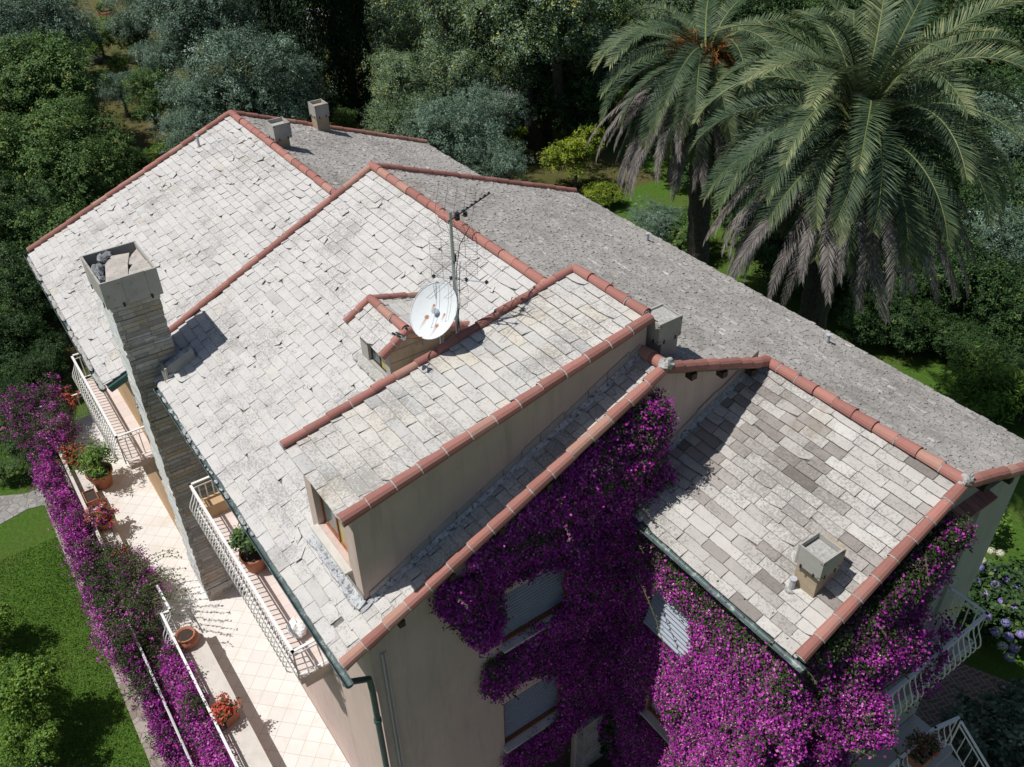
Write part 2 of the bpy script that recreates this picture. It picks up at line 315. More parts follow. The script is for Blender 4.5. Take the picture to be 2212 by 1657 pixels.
# ------------------------------------------------------------------ builders for the house
def slates(mb, O, U, V, Lu, Lv, course, wmean, th=.012, lift=.026, mi=0, jit=1., clip=None, tint=None, gap=.006, seed=1, broken=.08):
    r = random.Random(seed); O = Vector(O); U = Vector(U); V = Vector(V); N = U.cross(V).normalized()
    nr = int(round(Lv/course)); course = Lv/nr
    for i in range(nr-1, -1, -1):
        v0 = i*course; u = -r.random()*wmean*.9
        while u < Lu:
            wd = wmean*(1+r.uniform(-.28, .30)); a = max(u, 0); b = min(u+wd, Lu); u += wd
            if b-a < .06: continue
            c = O+U*((a+b)/2)+V*(v0+course/2)
            if clip and not clip(c): continue
            tv = tint(r, c) if tint else r.random()
            a += gap*.5*r.random(); b -= gap
            lo = v0-.008+r.uniform(-.010, .010)*jit; hi = min(v0+course*1.06, Lv)
            k = [lo+r.uniform(-.008, .008)*jit for _ in range(4)]
            if r.random() < broken:                           # broken corner
                q = r.choice((0, 3)); dd = r.uniform(.03, .11)*course/.25; k[q] += dd
                if r.random() < .5: k[1 if q == 0 else 2] += dd*r.uniform(.2, .6)
            lf = lift*(1+r.uniform(-.35, .5)*jit); tw = r.uniform(-.006, .006)*jit; rot = r.uniform(-.007, .007)*jit
            if r.random() < .03*jit: rot *= 3.2; lf *= 1.5
            us = [a, a+(b-a)*r.uniform(.25, .42), a+(b-a)*r.uniform(.6, .78), b]
            pts = [(us[j], k[j]) for j in range(4)]+[(b, hi), (a, hi)]
            cu, cv = (a+b)/2, (lo+hi)/2
            def P(p, dz=0., ins=0.):
                x, y = p; x = x+(cu-x)/max(abs(x-cu), .01)*ins*min(1, abs(x-cu)/.05); y = y+(ins if y < cv else -ins*.2)
                h = .004+lf*max(0., (hi-y)/max(hi-lo, .01))+tw*(x-cu)/max(b-a, .01)
                x2 = x-(y-cv)*rot; y2 = y+(x-cu)*rot
                return O+U*x2+V*y2+N*(h+dz)
            top = [mb.vert(P(p), 1. if j_ < 4 else .6) for j_, p in enumerate(pts)]; inn = [mb.vert(P(p, .0006, .022), 0.) for p in pts]; bot = [mb.vert(P(p, -th-.004), 1.) for p in pts]
            mb.face(inn, mi, tv)
            for j in range(6):
                q = (j+1) % 6
                mb.face((top[j], top[q], inn[q], inn[j]), mi, tv)
                if j != 4: mb.face((bot[j], bot[q], top[q], top[j]), mi, tv*.8)
def flakes(mb, n, x0, x1, y0, y1, zf, V, seed, clip=None):
    r = random.Random(seed); U = Vector((1, 0, 0)); N = U.cross(V).normalized()
    for _ in range(n):
        c = Vector((r.uniform(x0, x1), r.uniform(y0, y1), 0)); c.z = zf(c.y)
        if clip and not clip(c): continue
        a = r.uniform(0, pi); s = r.uniform(.05, .17); d1 = U*cos(a)+V*sin(a); d2 = V*cos(a)-U*sin(a); tl = r.uniform(-.12, .12); k = r.choice((3, 4, 5)); P = []
        for q in range(k): b_ = 2*pi*q/k+r.uniform(-.3, .3); x, y = s*cos(b_), s*sin(b_)*r.uniform(.35, .8); P.append(c+d1*x+d2*y+N*(.045+tl*x+r.uniform(0, .01)))
        t = [mb.vert(p) for p in P]; u = [mb.vert(p-N*.012) for p in P]; tv = r.uniform(.3, .9); mb.face(t, 0, tv); [mb.face((u[q], u[(q+1) % k], t[(q+1) % k], t[q]), 0, tv*.7) for q in range(k)]
def coppi(mb, A, B, up=(0, 0, 1), r=.098, step=.40, ang=100, mi=0, mm=1, seed=1, over=.05, mortar=.7, n=8, drop=0., lip=.012):
    """half round tiles from the high end A down to B"""
    rr = random.Random(seed); A = Vector(A); B = Vector(B); L = (B-A).length; d = (B-A)/L; up = Vector(up); s = d.cross(up).normalized(); u = s.cross(d).normalized()
    k = max(1, int(round(L/step))); st = L/k
    for i in range(k):
        p = A+d*(i*st-over*(i > 0)); q = A+d*((i+1)*st); jr = rr.uniform(.985, 1.02); off = s*rr.uniform(-.010, .010)+u*rr.uniform(-.005, .006)
        r0, r1 = r*(.90 if lip > .01 else .96)*jr, r*(1.06 if lip > .01 else 1.02)*jr; tv = rr.random()*.95 if rr.random() > .1 else 1.
        rows = []
        for (c, rad, lf) in ((p, r0, -.006), (q, r1, lip)):
            rows.append([c+off+s*(rad*sin(radians(-ang+2*ang*j/n)))+u*(rad*cos(radians(-ang+2*ang*j/n))+lf-rad*.15) - u*(drop if j in (n,) else 0) for j in range(n+1)])
        a = [mb.vert(x) for x in rows[0]]; b = [mb.vert(x) for x in rows[1]]; c = [mb.vert(x+(A-B)*0-u*.012-(x-q)*.10) for x in rows[1]]
        for j in range(n): mb.face((a[j], b[j], b[j+1], a[j+1]), mi, tv); mb.face((b[j], c[j], c[j+1], b[j+1]), mi, tv*.6)
        if rr.random() < mortar and i < k-1:                   # mortar rim under the lip
            pr = [q+off+s*((r1*1.0)*sin(radians(-ang*.97+2*ang*.97*j/n)))+u*(r1*cos(radians(-ang*.97+2*ang*.97*j/n))+.002-r1*.15) for j in range(n+1)]
            w0 = [mb.vert(x+d*.0) for x in pr]; w1 = [mb.vert(x+d*(.010+rr.uniform(0, .012))-u*.010) for x in pr]
            for j in range(n): mb.face((w0[j], w1[j], w1[j+1], w0[j+1]), mm, .5)
    mb.tube([B-d*.02+u*(-.02), B+d*.012+u*(-.02)], r*.93, 10, mm)
def lump(mb, c, r, mi=0, seed=0, n=9, sq=(1, 1, 1)):
    rr = random.Random(seed); P = []
    for i in range(n+1):
        row = []
        for j in range(n+3): 
            a = pi*i/n; b = 2*pi*j/(n+3); k = r*(1+.22*sin(3*b+seed)*sin(2*a)+rr.uniform(-.16, .16)*(0 < i < n))
            row.append(mb.vert((c[0]+k*sq[0]*sin(a)*cos(b), c[1]+k*sq[1]*sin(a)*sin(b), c[2]+k*sq[2]*cos(a))))
        P.append(row)
    for i in range(n):
        for j in range(n+3): q = (j+1) % (n+3); mb.face((P[i][j], P[i+1][j], P[i+1][q], P[i][q]), mi, .5)
def fillet(mb, A, B, up, out, wd=.06, h=.05, mi=0, seed=0, n=40):
    rr = random.Random(seed); A = Vector(A); B = Vector(B); up = Vector(up); out = Vector(out); rows = []
    for i in range(n+1):
        p = A.lerp(B, i/n); a = wd*rr.uniform(.82, 1.18); b = h*rr.uniform(.85, 1.15)
        rows.append([p+up*b+out*.004, p+up*b*.6+out*a*.45, p+up*.012+out*a, p-up*.03+out*a*1.02])
    mb.grid(rows, mi)
def holed(mb, outline, holes, f, depth, mi=0, rmi=0):
    pts = [Vector((u, v, 0)) for u, v in outline]; hs = [[Vector((u, v, 0)) for u, v in h] for h in holes]
    tri = tessellate_polygon([pts]+hs); allp = pts+[p for h in hs for p in h]; idx = [mb.vert(f(p.x, p.y)) for p in allp]
    for t in tri: mb.face([idx[i] for i in t], mi)
    D = Vector(depth)
    for h in hs:
        for i in range(len(h)):
            a, b = h[i], h[(i+1) % len(h)]; A = Vector(f(a.x, a.y)); B = Vector(f(b.x, b.y)); mb.poly([A, B, B+D, A+D], rmi)
def rect(u0, v0, u1, v1): return [(u0, v0), (u1, v0), (u1, v1), (u0, v1)]
def railing_mesh(runs, h=.9, bulge=.20, sp=.135, rings=0, r=.0135, topw=.055):
    """runs: list of (A, B, out) at floor level; bellied balusters bow outwards low down"""
    mb = MB()
    for A, B, out in runs:
        A = Vector(A); B = Vector(B); o = Vector(out); d = (B-A).normalized(); L = (B-A).length; s = d.cross(Vector((0, 0, 1)))
        def bar(z, w, t, ext=0.):
            a = A-d*ext; b = B+d*ext
            P = [(x+s*q*w/2+Vector((0, 0, z+k*t/2))) for x in (a, b) for q, k in ((-1, -1), (1, -1), (1, 1), (-1, 1))]
            i = [mb.vert(p) for p in P]
            for q in ((0, 1, 2, 3), (7, 6, 5, 4), (0, 4, 5, 1), (1, 5, 6, 2), (2, 6, 7, 3), (3, 7, 4, 0)): mb.face([i[x] for x in q], 0)
        bar(h, topw, .022, topw/2); bar(h-.125, .026, .014); bar(.10, .03, .016)
        n = max(1, int(L/sp))
        for k in range(n+1):
            p = A+d*(L*k/n if n else 0)
            if k in (0, n): mb.tube([p+Vector((0, 0, 0)), p+Vector((0, 0, h))], .015, 5); continue
            pr = [(.10, 0), (.13, bulge*.55), (.20, bulge*.92), (.30, bulge), (.42, bulge*.78), (.55, bulge*.35), (.66, bulge*.06), (h-.125, 0)]
            mb.tube([p+o*b+Vector((0, 0, z)) for z, b in pr], r, 5, caps=False)
        if rings:
            k = int(L/(sp*2))
            for j in range(k):
                p = A+d*(L*(j+.5)/k)+Vector((0, 0, h-.062)); mb.tube([p+d*.045*cos(q*pi/5)+Vector((0, 0, .045*sin(q*pi/5))) for q in range(11)], .006, 4, caps=False)
    return mb
def gutter(mb, A, B, out, r=.075, mi=0, slope=0.):
    A = Vector(A); B = Vector(B); d = (B-A).normalized(); out = Vector(out); n = 8; rows = []
    for i in range(13):
        p = A.lerp(B, i/12); rows.append([p+out*(r+r*cos(pi+pi*j/n))+Vector((0, 0, -r*sin(pi*j/n))) for j in range(n+1)])
    mb.grid(rows, mi); rows2 = [[q+(p0-q)*0+Vector((0, 0, .006))+(out*.004 if k > n/2 else -out*.004) for k, q in enumerate(rw)] for rw in rows for p0 in (rw[0],)]
    mb.tube([A+out*2*r, B+out*2*r], .009, 5, mi)
    for c in (A, B): mb.poly([c+out*(r+r*cos(pi+pi*j/n))+Vector((0, 0, -r*sin(pi*j/n))) for j in range(n+1)], mi)
    L = (B-A).length
    for k in range(int(L/.75)+1): 
        c = A+d*(k*.75+.1); mb.tube([c+out*(r+(r+.004)*cos(pi+pi*j/n))+Vector((0, 0, -(r+.004)*sin(pi*j/n))) for j in range(n+1)], .008, 4, mi)
# ------------------------------------------------------------------ the villa
# section through the roofs: z at a given y
mL, mR, YP, ZP = .4602, .3866, 8.374, 12.527
def zB(y): return ZP+(y-YP)*mL if y < YP else ZP-(y-YP)*mR
XF, XB = -7.88, -17.45
YE, ZE, YR, ZR = 2.447, 9.80, 14.28, 10.244
YD, ZD, YDE, ZDE, XD, mD = 10.89, 11.555, 7.741, 9.914, -4.09, .5204
def zD(y): return ZD-(YD-y)*mD
YA, ZA, XA0, YAE, ZAE, YAR = 7.733, 11.734, -24.785, 1.62, 9.37, 13.92
mAL = (ZA-ZAE)/(YA-YAE); mAR = .387
def zAf(y): return ZA-(YA-y)*mAL if y < YA else ZA-(y-YA)*mAR
villa = thing('villa', (-12, 8, 0), 'large stone roofed villa with pale plaster walls, red ridge tiles and stepped gables', 'house')
VP = villa
XW, XWD, YW, YWD = -8.08, -4.35, 2.93, 8.05
# walls ----------------------------------------------------------
b = MB(); T = .10
front = [(YW, 0), (YWD, 0), (YWD, zB(YWD)-T), (YW, zB(YW)-T)]
w1, w2 = rect(5.29, 7.84, 6.73, 9.12), rect(5.27, 4.72, 6.66, 6.10); gar = rect(5.25, 1.9, 7.05, 3.95)
holed(b, front, [w1, w2, gar], lambda u, v: (XW, u, v), (-.16, 0, 0))
b.poly([(XW, YWD, 9.4), (XW, YD+.6, 9.4), (XW, YD+.6, zB(YD+.6)-T), (XW, YP, ZP-T), (XW, YWD, zB(YWD)-T)])        # gable above the wing roof
b.poly([(-16.9, YW, 0), (XW, YW, 0), (XW, YW, zB(YW)-T), (-16.9, YW, zB(YW)-T)][::-1])
d_up, d_lo = rect(-7.25, 7.40, -5.95, 8.65), rect(-7.10, 4.66, -5.90, 5.95)
holed(b, [(XW, 0), (XWD, 0), (XWD, zD(YWD)-T), (XW, zD(YWD)-T)], [d_up, d_lo], lambda u, v: (u, YWD, v), (0, .14, 0))
b.poly([(XWD, YWD, 0), (XWD, 12.47, 0), (XWD, 12.47, zB(12.47)-T), (XWD, YD, ZD-T), (XWD, YWD, zD(YWD)-T)], 1)
b.box((XWD-.5, 12.47, 0), (XWD+.06, 13.55, zB(13.55)-T-.02), 1)
b.poly([(XWD, 13.54, 0), (-17.3, 13.54, 0), (-17.3, 13.54, zB(13.54)-T), (XWD, 13.54, zB(13.54)-T)], 1)
b.box((-15.4, 2.32, 6.72), (-10.2, 2.93, 6.88)); b.box((-15.38, 2.40, 6.88), (-15.05, 3.0, 7.22), 2)
b.box((-10.5, 2.42, 6.44), (-10.3, 2.93, 6.72))
# end wall closing the balcony, its ledge
b.box((-17.42, 2.2, 0), (-16.9, 13.4, zB(3.0)-.25))
# walls of the far wing
b.poly([(XA0+.25, 2.25, 0), (-17.42, 2.25, 0), (-17.42, 2.25, zAf(2.25)-T), (XA0+.25, 2.25, zAf(2.25)-T)][::-1], 2)
b.poly([(XA0+.25, 2.25, 0), (XA0+.25, 13.3, 0), (XA0+.25, 13.3, zAf(13.3)-T), (XA0+.25, YA, ZA-T), (XA0+.25, 2.25, zAf(2.25)-T)], 2)
b.poly([(XA0+.25, 13.3, 0), (-17.4, 13.3, 0), (-17.4, 13.3, zAf(13.3)-T), (XA0+.25, 13.3, zAf(13.3)-T)], 2)
b.build('wall', ['plaster', 'plaster_right', 'plaster_far'], VP)
# marble and plinth trims ---------------------------------------
def window(x0, z0, x1, z1, f, sill=True, label=None, proj=.0, frame='rust', pane='shutter', dirv=None):
    b = MB(); F = lambda u, d, v: f(u, d, v)
    def bx(u0, d0, v0, u1, d1, v1, mi):
        P = [F(u, d, v) for v in (v0, v1) for u, d in ((u0, d0), (u1, d0), (u1, d1), (u0, d1))]; i = [b.vert(p) for p in P]
        for q in ((3, 2, 1, 0), (4, 5, 6, 7), (0, 1, 5, 4), (1, 2, 6, 5), (2, 3, 7, 6), (3, 0, 4, 7)): b.face([i[k] for k in q], mi)
    for (a, c, e, g) in ((x0, z0, x0+.035, z1), (x1-.035, z0, x1, z1), (x0, z1-.035, x1, z1), (x0, z0, x1, z0+.03)): bx(a, -.16, c, e, -.03, g, 0)
    o = b.build('window', [frame], VP)
    s = MB(); n = int((z1-z0)/.085)
    for k in range(n):                                    # slats of the roller shutter
        za, zb = z0+.03+(z1-z0-.06)*k/n, z0+.03+(z1-z0-.06)*(k+1)/n
        da, db = -.11+proj*(1-(za-z0)/(z1-z0)), -.11+proj*(1-(zb-z0)/(z1-z0))
        P = [F(x0+.03, da, za), F(x1-.03, da, za), F(x1-.03, da+.022, za+(zb-za)*.8), F(x1-.03, db, zb), F(x0+.03, db, zb), F(x0+.03, da+.022, za+(zb-za)*.8)]
        i = [s.vert(p) for p in P]; s.face((i[0], i[1], i[2], i[5]), 0, .5); s.face((i[5], i[2], i[3], i[4]), 0, .5)
    if proj: bpy_o = s.tube([F(x0+.03, -.05, z0+.2), F(x0+.03, proj-.1, z0+.03)], .012, 5, 0)
    s.build('shutter', [pane], o)
    if sill:
        q = MB(); P0 = [F(u, d, v) for v in (z0-.05, z0-.005) for u, d in ((x0-.05, -.15), (x1+.05, -.15), (x1+.05, .14), (x0-.05, .14))]; i = [q.vert(p) for p in P0]
        for r in ((3, 2, 1, 0), (4, 5, 6, 7), (0, 1, 5, 4), (1, 2, 6, 5), (2, 3, 7, 6), (3, 0, 4, 7)): q.face([i[k] for k in r], 0)
        q.build('sill', ['sill'], o)
    return o
fB = lambda u, d, v: (XW+d, u, v)
fD = lambda u, d, v: (u, YWD-d, v)
window(5.29, 7.84, 6.73, 9.12, fB); window(5.27, 4.72, 6.66, 6.10, fB)
window(-7.25, 7.40, -5.95, 8.65, fD, sill=False, proj=.34); window(-7.10, 4.66, -5.90, 5.95, fD)
b = MB()
for k in range(16): b.box((XW-.14, 5.25+k*.1125+.005, 1.9), (XW-.10, 5.25+(k+1)*.1125-.005, 3.95), 0, random.random())
b.build('garage_door', ['darkwood'], VP)
# roofs ----------------------------------------------------------
def slab(mb, P, th, mi=0):
    P = [Vector(p) for p in P]; n = (P[1]-P[0]).cross(P[2]-P[0]).normalized()
    if n.z < 0: n = -n
    t = [mb.vert(p) for p in P]; q = [mb.vert(p-n*th) for p in P]; k = len(P); mb.face(t, mi); mb.face(q[::-1], mi)
    for i in range(k): mb.face((q[i], q[(i+1) % k], t[(i+1) % k], t[i]), mi)
def V2(m): l = sqrt(1+m*m); return Vector((0, 1/l, m/l)), Vector((0, -1/l, m/l)), l
def make_roof(name_tiles, name, slabs, sl, label=None):
    pass
roof = MB()
slab(roof, [(XB, YE, ZE), (XF, YE, ZE), (XF, YP, ZP), (XB, YP, ZP)], .09)
slab(roof, [(XF, YP, ZP), (XF, YD, zB(YD)), (XD, YD, zB(YD)), (XD, YR, ZR), (XB, YR, ZR), (XB, YP, ZP)], .09)
slab(roof, [(-8.1, YDE, ZDE), (XD, YDE, ZDE), (XD, YD, ZD), (-8.1, YD, ZD)], .09)
for y in (9.0, 9.75, 10.5): roof.box((XF-.1, y-.06, zB(y)-.22), (XF+.05, y+.06, zB(y)-.10), 1)
for y in (11.6, 12.5, 13.3): roof.box((XD-.2, y-.05, zB(y)-.22), (XD+.05, y+.05, zB(y)-.10), 1)
for y in (3.4, 4.3, 5.2, 6.1, 7.0): roof.box((XF-.15, y-.05, zB(y)-.22), (XF+.045, y+.05, zB(y)-.10), 1)
RO = roof.build('roof', ['under', 'darkwood'], VP)
vl, vr, kl = V2(mL)
def tw(r, c): return min(1, max(0, r.gauss(.5, .19)))
b = MB()
def clipB(c): return not (-10.1 < c.x < -8.5 and c.y > 3.2) and not (-12.65 < c.x < -11.75 and 5.6 < c.y < 6.6)
slates(b, (XB+.08, YE-.03, ZE-.012), (1, 0, 0), vl, XF-XB-.14, (YP-YE)*kl, .205, .45, seed=3, clip=lambda c: clipB(c) and c.x < -8.5, tint=tw, jit=.8, broken=.10)
flakes(b, 34, XB+.5, -8.6, YE+.3, YP-.3, zB, vl, 3, clipB); b.build('slates', ['slate_white'], RO)
b = MB(); slates(b, (-8.5, YE-.03, ZE-.012), (1, 0, 0), vl, XF+8.42, (YP-YE)*kl, .215, .38, seed=13, tint=lambda r, c: min(1, max(0, r.gauss(.6 if c.y < 3.4 else .45, .3))))
b.build('slates', ['slate_strip'], RO)
b = MB()
def tD(r, c):
    q_ = min(1.2, max(0, .25+.45*sin(c.x*1.7+2.2*sin(c.y*1.9)+c.y*1.3)+.75*max(0, 1-abs(c.x+7.0)/1.3)*(c.y > 8.4)))
    p = .12+.30*max(0, 1-abs((c.x+6.9)/1.2))*(c.y > 8.8)+.12*(sin(c.x*2.1+c.y*3.3) > .3)
    return max(0, r.gauss(.20, .12)) if r.random() < p*(.25+1.8*q_) else min(1, max(0, r.gauss(.74-.30*q_, .15)))
slates(b, (-8.06, YDE-.03, ZDE-.012), (1, 0, 0), V2(mD)[0], XD+8.02, (YD-YDE)*V2(mD)[2], .182, .47, seed=5, tint=tD, jit=.8)
b.build('slates', ['slate_mixed'], RO)
b = MB(); _, vR, kr = V2(mR)
def tg(r, c): return min(1, max(0, r.gauss(.55, .15) if r.random() > .035 else r.uniform(.85, 1)))
slates(b, (XD-.05, YR, ZR), (-1, 0, 0), vR, XD-XB-.1, (YR-YP)*kr, .076, .155, th=.010, lift=.018, seed=7, clip=lambda c: c.x < XF or c.y > YD, tint=tg, jit=1.25, broken=.2)
b.build('slates', ['slate_grey'], RO)
# far wing
roof = MB()
slab(roof, [(XA0, YAE, ZAE), (-17.5, YAE, ZAE), (-17.5, YA, ZA), (XA0, YA, ZA)], .09)
slab(roof, [(XA0, YA, ZA), (-17.5, YA, ZA), (-17.5, YAR, zAf(YAR)), (XA0, YAR, zAf(YAR))], .09)
RA = roof.build('roof', ['under'], VP)
b = MB(); vl2, _, k2 = V2(mAL)
slates(b, (XA0+.06, YAE-.03, ZAE-.012), (1, 0, 0), vl2, -17.5-XA0-.06, (YA-YAE)*k2, .205, .40, seed=9, tint=tw, jit=.95, broken=.13)
flakes(b, 42, XA0+.4, -17.8, YAE+.3, YA-.3, zAf, vl2, 4); b.build('slates', ['slate_white'], RA)
b = MB(); _, vr2, k3 = V2(mAR)
slates(b, (-17.5, YAR, zAf(YAR)), (-1, 0, 0), vr2, -17.5-XA0-.06, (YAR-YA)*k3, .078, .155, th=.010, lift=.018, seed=10, tint=tg, jit=1.25, broken=.2)
b.build('slates', ['slate_grey'], RA)
# ridge and verge tiles -----------------------------------------
UPL, UPR = Vector((0, -mL, 1)).normalized(), Vector((0, mR, 1)).normalized()
def trun(A, B, parent, name, **k):
    b = MB(); coppi(b, A, B, **k); return b.build(name, ['tile', 'mortar'], parent, smooth=False)
zt = .055
trun((XB-.05, YP, ZP+zt), (-10.2, YP, ZP+zt), RO, 'ridge_tiles', r=.098, step=.42, seed=1, lip=.004, mortar=.15)
trun((-8.5, YP, ZP+zt), (XF+.0, YP, ZP+zt), RO, 'ridge_tiles', r=.105, step=.36, seed=2)
trun((-8.0, YD, ZD+zt), (XD, YD, ZD+zt), RO, 'ridge_tiles', r=.105, step=.41, seed=3)
trun((XA0, YA, ZA+zt), (-17.5, YA, ZA+zt), RA, 'ridge_tiles', r=.098, step=.42, seed=4, lip=.004, mortar=.1)
trun((XF, YP, ZP+zt), (XF, YE-.02, ZE+zt), RO, 'verge_tiles', up=UPL, r=.098, step=.405, ang=115, seed=5, mortar=1)
trun((XF+.02, YP, ZP+zt), (XF+.02, YD-.02, zB(YD)+zt), RO, 'verge_tiles', up=UPR, r=.10, step=.30, ang=115, seed=6, mortar=.1)
trun((XB, YP, ZP+zt), (XB, YE+.7, zB(YE+.7)+zt-.01), RO, 'verge_tiles', up=UPL, r=.082, step=.40, ang=95, seed=7, mortar=0, lip=.005)
trun((XB, YP, ZP+zt), (XB, YR, ZR+zt), RO, 'verge_tiles', up=UPR, r=.085, step=.40, ang=95, seed=8, mortar=0, lip=.005)
trun((XD, YD, ZD+zt), (XD, YDE-.02, ZDE+zt), RO, 'verge_tiles', up=Vector((0, -mD, 1)).normalized(), r=.098, step=.395, ang=115, seed=9, mortar=1)
trun((XD+.02, YD, ZD+zt), (XD+.02, YR, ZR+zt), RO, 'verge_tiles', up=UPR, r=.098, step=.32, ang=115, seed=10, mortar=.1)
trun((XA0, YA, ZA+zt), (XA0, YAE, ZAE+zt), RA, 'verge_tiles', up=Vector((0, -mAL, 1)).normalized(), r=.085, step=.40, ang=95, seed=11, mortar=0, lip=.005)
trun((XA0, YA, ZA+zt), (XA0, YAR, zAf(YAR)+zt), RA, 'verge_tiles', up=UPR, r=.085, step=.40, ang=95, seed=12, mortar=0, lip=.005)
for c, r, s in (((XF-.0, YP, ZP+.08), .135, 3), ((XD, YD, ZD+.08), .125, 4)): b = MB(); lump(b, c, r, 0, s, sq=(.8, 1, .8)); b.build('mortar_cap', ['mortar'], RO)
# gutters and downpipes ------------------------------------------
b = MB(); gutter(b, (-16.2, YE-.01, ZE-.03), (XF+.28, YE-.01, ZE-.06), (0, -1, 0), .062)
b.tube([(XF+.12, YE-.085, ZE-.13), (XF+.12, YE-.085, ZE-.22)], .04, 8)
g = b.build('gutter', ['copper'], VP); 
b = MB(); r = random.Random(2)
for k in range(46): lump(b, (-16.1+r.random()*4.9, YE-.08+r.uniform(-.03, .03), ZE-.075), r.uniform(.02, .05), 0, k, 4, (1.6, .9, .4))
tag(b.build('debris', ['cement'], g), kind='stuff')
b = MB(); gutter(b, (-7.95, YDE-.01, ZDE-.03), (XD+.12, YDE-.01, ZDE-.05), (0, -1, 0), .066); b.build('gutter', ['copper'], VP)
b = MB(); gutter(b, (XA0, YAE-.01, ZAE-.03), (-17.46, YAE-.01, ZAE-.04), (0, -1, 0), .07)
g = b.build('gutter', ['copper'], VP)
b = MB()
for k in range(60): lump(b, (XA0+.2+r.random()*7, YAE-.08+r.uniform(-.02, .02), ZAE-.06), r.uniform(.05, .08), 0, k, 4, (2.2, .8, .4))
tag(b.build('debris', ['mortar'], g), kind='stuff')
b = MB(); slab(b, [(-17.42, YAE, ZAE+.01), (-17.36, YAE, ZAE+.01), (-17.36, 2.3, zAf(2.3)+.01), (-17.42, 2.3, zAf(2.3)+.01)], .14); b.build('roof_flashing', ['greenpipe'], VP)
b = MB(); xx = XW+.07; yy = YW-.02
b.tube([(XF+.1, YE-.08, ZE-.2), (XW+.07, YW-.12, ZE-.75), (XW+.07, YW-.1, ZE-1.1), (XW+.07, YW-.1, 0)], .05, 10)
for z in (7.9, 5.9, 3.6): b.tube([(XW+.07, YW-.1, z), (XW+.07, YW-.1, z+.07)], .066, 10)
b.build('downpipe', ['greenpipe'], VP)
b = MB(); b.tube([(XW+.03, YW+.16, ZE-.4), (XW+.03, YW+.16, 0)], .018, 6); b.tube([(XW+.03, YW+.22, ZE-.4), (XW+.03, YW+.22, 0)], .012, 6); b.build('wall_cable', ['pvc'], VP)
# long dormer ----------------------------------------------------
mC = .2134; C0, C1, CY0, CY1, CZ0 = -10.26, -8.35, 2.97, 8.40, 12.03
def zC(y): return CZ0+(y-CY0)*mC
dm = MB(); xa, xb, yw = -10.14, -8.45, 3.12
sidef = lambda u, v: (xb, u, v)
dm.poly([(xb, yw, zB(yw)-.05), (xb, YP, ZP-.05), (xb, CY1+.05, zB(CY1+.05)-.05), (xb, CY1+.05, zC(CY1)-.08), (xb, yw, zC(yw)-.08)], 0)
dm.poly([(xa, yw, zB(yw)-.05), (xa, YP, ZP-.05), (xa, CY1, zC(CY1)-.08), (xa, yw, zC(yw)-.08)][::-1], 0)
dm.poly([(xa, CY1+.05, zB(CY1+.05)-.1), (xb, CY1+.05, zB(CY1+.05)-.1), (xb, CY1+.05, zC(CY1)-.08), (xa, CY1+.05, zC(CY1)-.08)], 0)
holed(dm, [(xa, zB(yw)-.1), (xb, zB(yw)-.1), (xb, zC(yw)-.08), (xa, zC(yw)-.08)], [rect(-9.88, 10.62, -8.80, 11.82)], lambda u, v: (u, yw, v), (0, .18, 0))
DM = dm.build('dormer', ['plaster'], VP)
b = MB(); slab(b, [(C0, CY0, zC(CY0)), (C1, CY0, zC(CY0)), (C1, CY1, zC(CY1)), (C0, CY1, zC(CY1))], .07)
vC, _, kC = V2(mC)
slates(b, (C0+.05, CY0-.02, zC(CY0)-.005), (1, 0, 0), vC, C1-C0-.12, (CY1-CY0)*kC, .195, .46, seed=21, mi=1, tint=tw, jit=.9)
b.build('dormer_roof', ['cement', 'slate_dormer'], DM)
UPC = Vector((0, -mC, 1)).normalized()
b = MB(); coppi(b, (C1, CY1, zC(CY1)+zt), (C1, CY0-.03, zC(CY0)+zt), up=UPC, r=.10, step=.415, ang=115, seed=31, mortar=1)
coppi(b, (C0, CY1, zC(CY1)+zt-.01), (C0, CY0-.03, zC(CY0)+zt-.01), up=UPC, r=.075, step=.40, ang=95, seed=32, mortar=.3)
coppi(b, (C0, CY1+.02, zC(CY1)+zt-.01), (C1-.1, CY1+.02, zC(CY1)+zt-.01), r=.085, step=.41, seed=33)
b.build('dormer_tiles', ['tile', 'mortar'], DM)
# its window: dark reveal, wooden casement with amber panes
b = MB(); 
for (x0, z0, x1, z1) in ((-9.88, 10.62, -9.84, 11.82), (-8.84, 10.62, -8.80, 11.82), (-9.36, 10.62, -9.32, 11.82), (-9.88, 10.62, -8.80, 10.66), (-9.88, 11.22, -8.80, 11.25), (-9.88, 11.78, -8.80, 11.82)):
    b.box((x0, yw+.10, z0), (x1, yw+.14, z1), 0)
b.box((-9.86, yw+.118, 10.64), (-9.34, yw+.124, 11.8), 1); b.box((-9.34, yw+.118, 10.64), (-8.82, yw+.124, 11.8), 2)
b.box((-9.93, yw-.12, 10.56), (-8.75, yw+.16, 10.605), 3)
b.build('dormer_window', ['wood', 'glass', 'amber', 'sill'], DM)
b = MB(); rr = random.Random(4); y = 3.2                                  # slate skirting and cement fillet at the foot of the side wall
while y < 8.3:
    l = rr.uniform(.32, .5); y2 = min(y+l, 8.34); hh = rr.uniform(.19, .25)
    b.poly([(xb+.022, y+.008, zB(y)+.0), (xb+.022, y2-.008, zB(y2)), (xb+.022, y2-.008, zB(y2)+hh), (xb+.022, y+.008, zB(y)+hh)], 0)
    b.poly([(xb+.0, y+.008, zB(y)+hh), (xb+.022, y+.008, zB(y)+hh), (xb+.022, y2-.008, zB(y2)+hh), (xb, y2-.008, zB(y2)+hh)], 0); y = y2
fillet(b, (xb+.024, 3.0, zB(3.0)+.04), (xb+.024, 8.36, zB(8.36)+.04), (0, 0, 1), (1, 0, 0), .075, .055, 1, 5, 90)
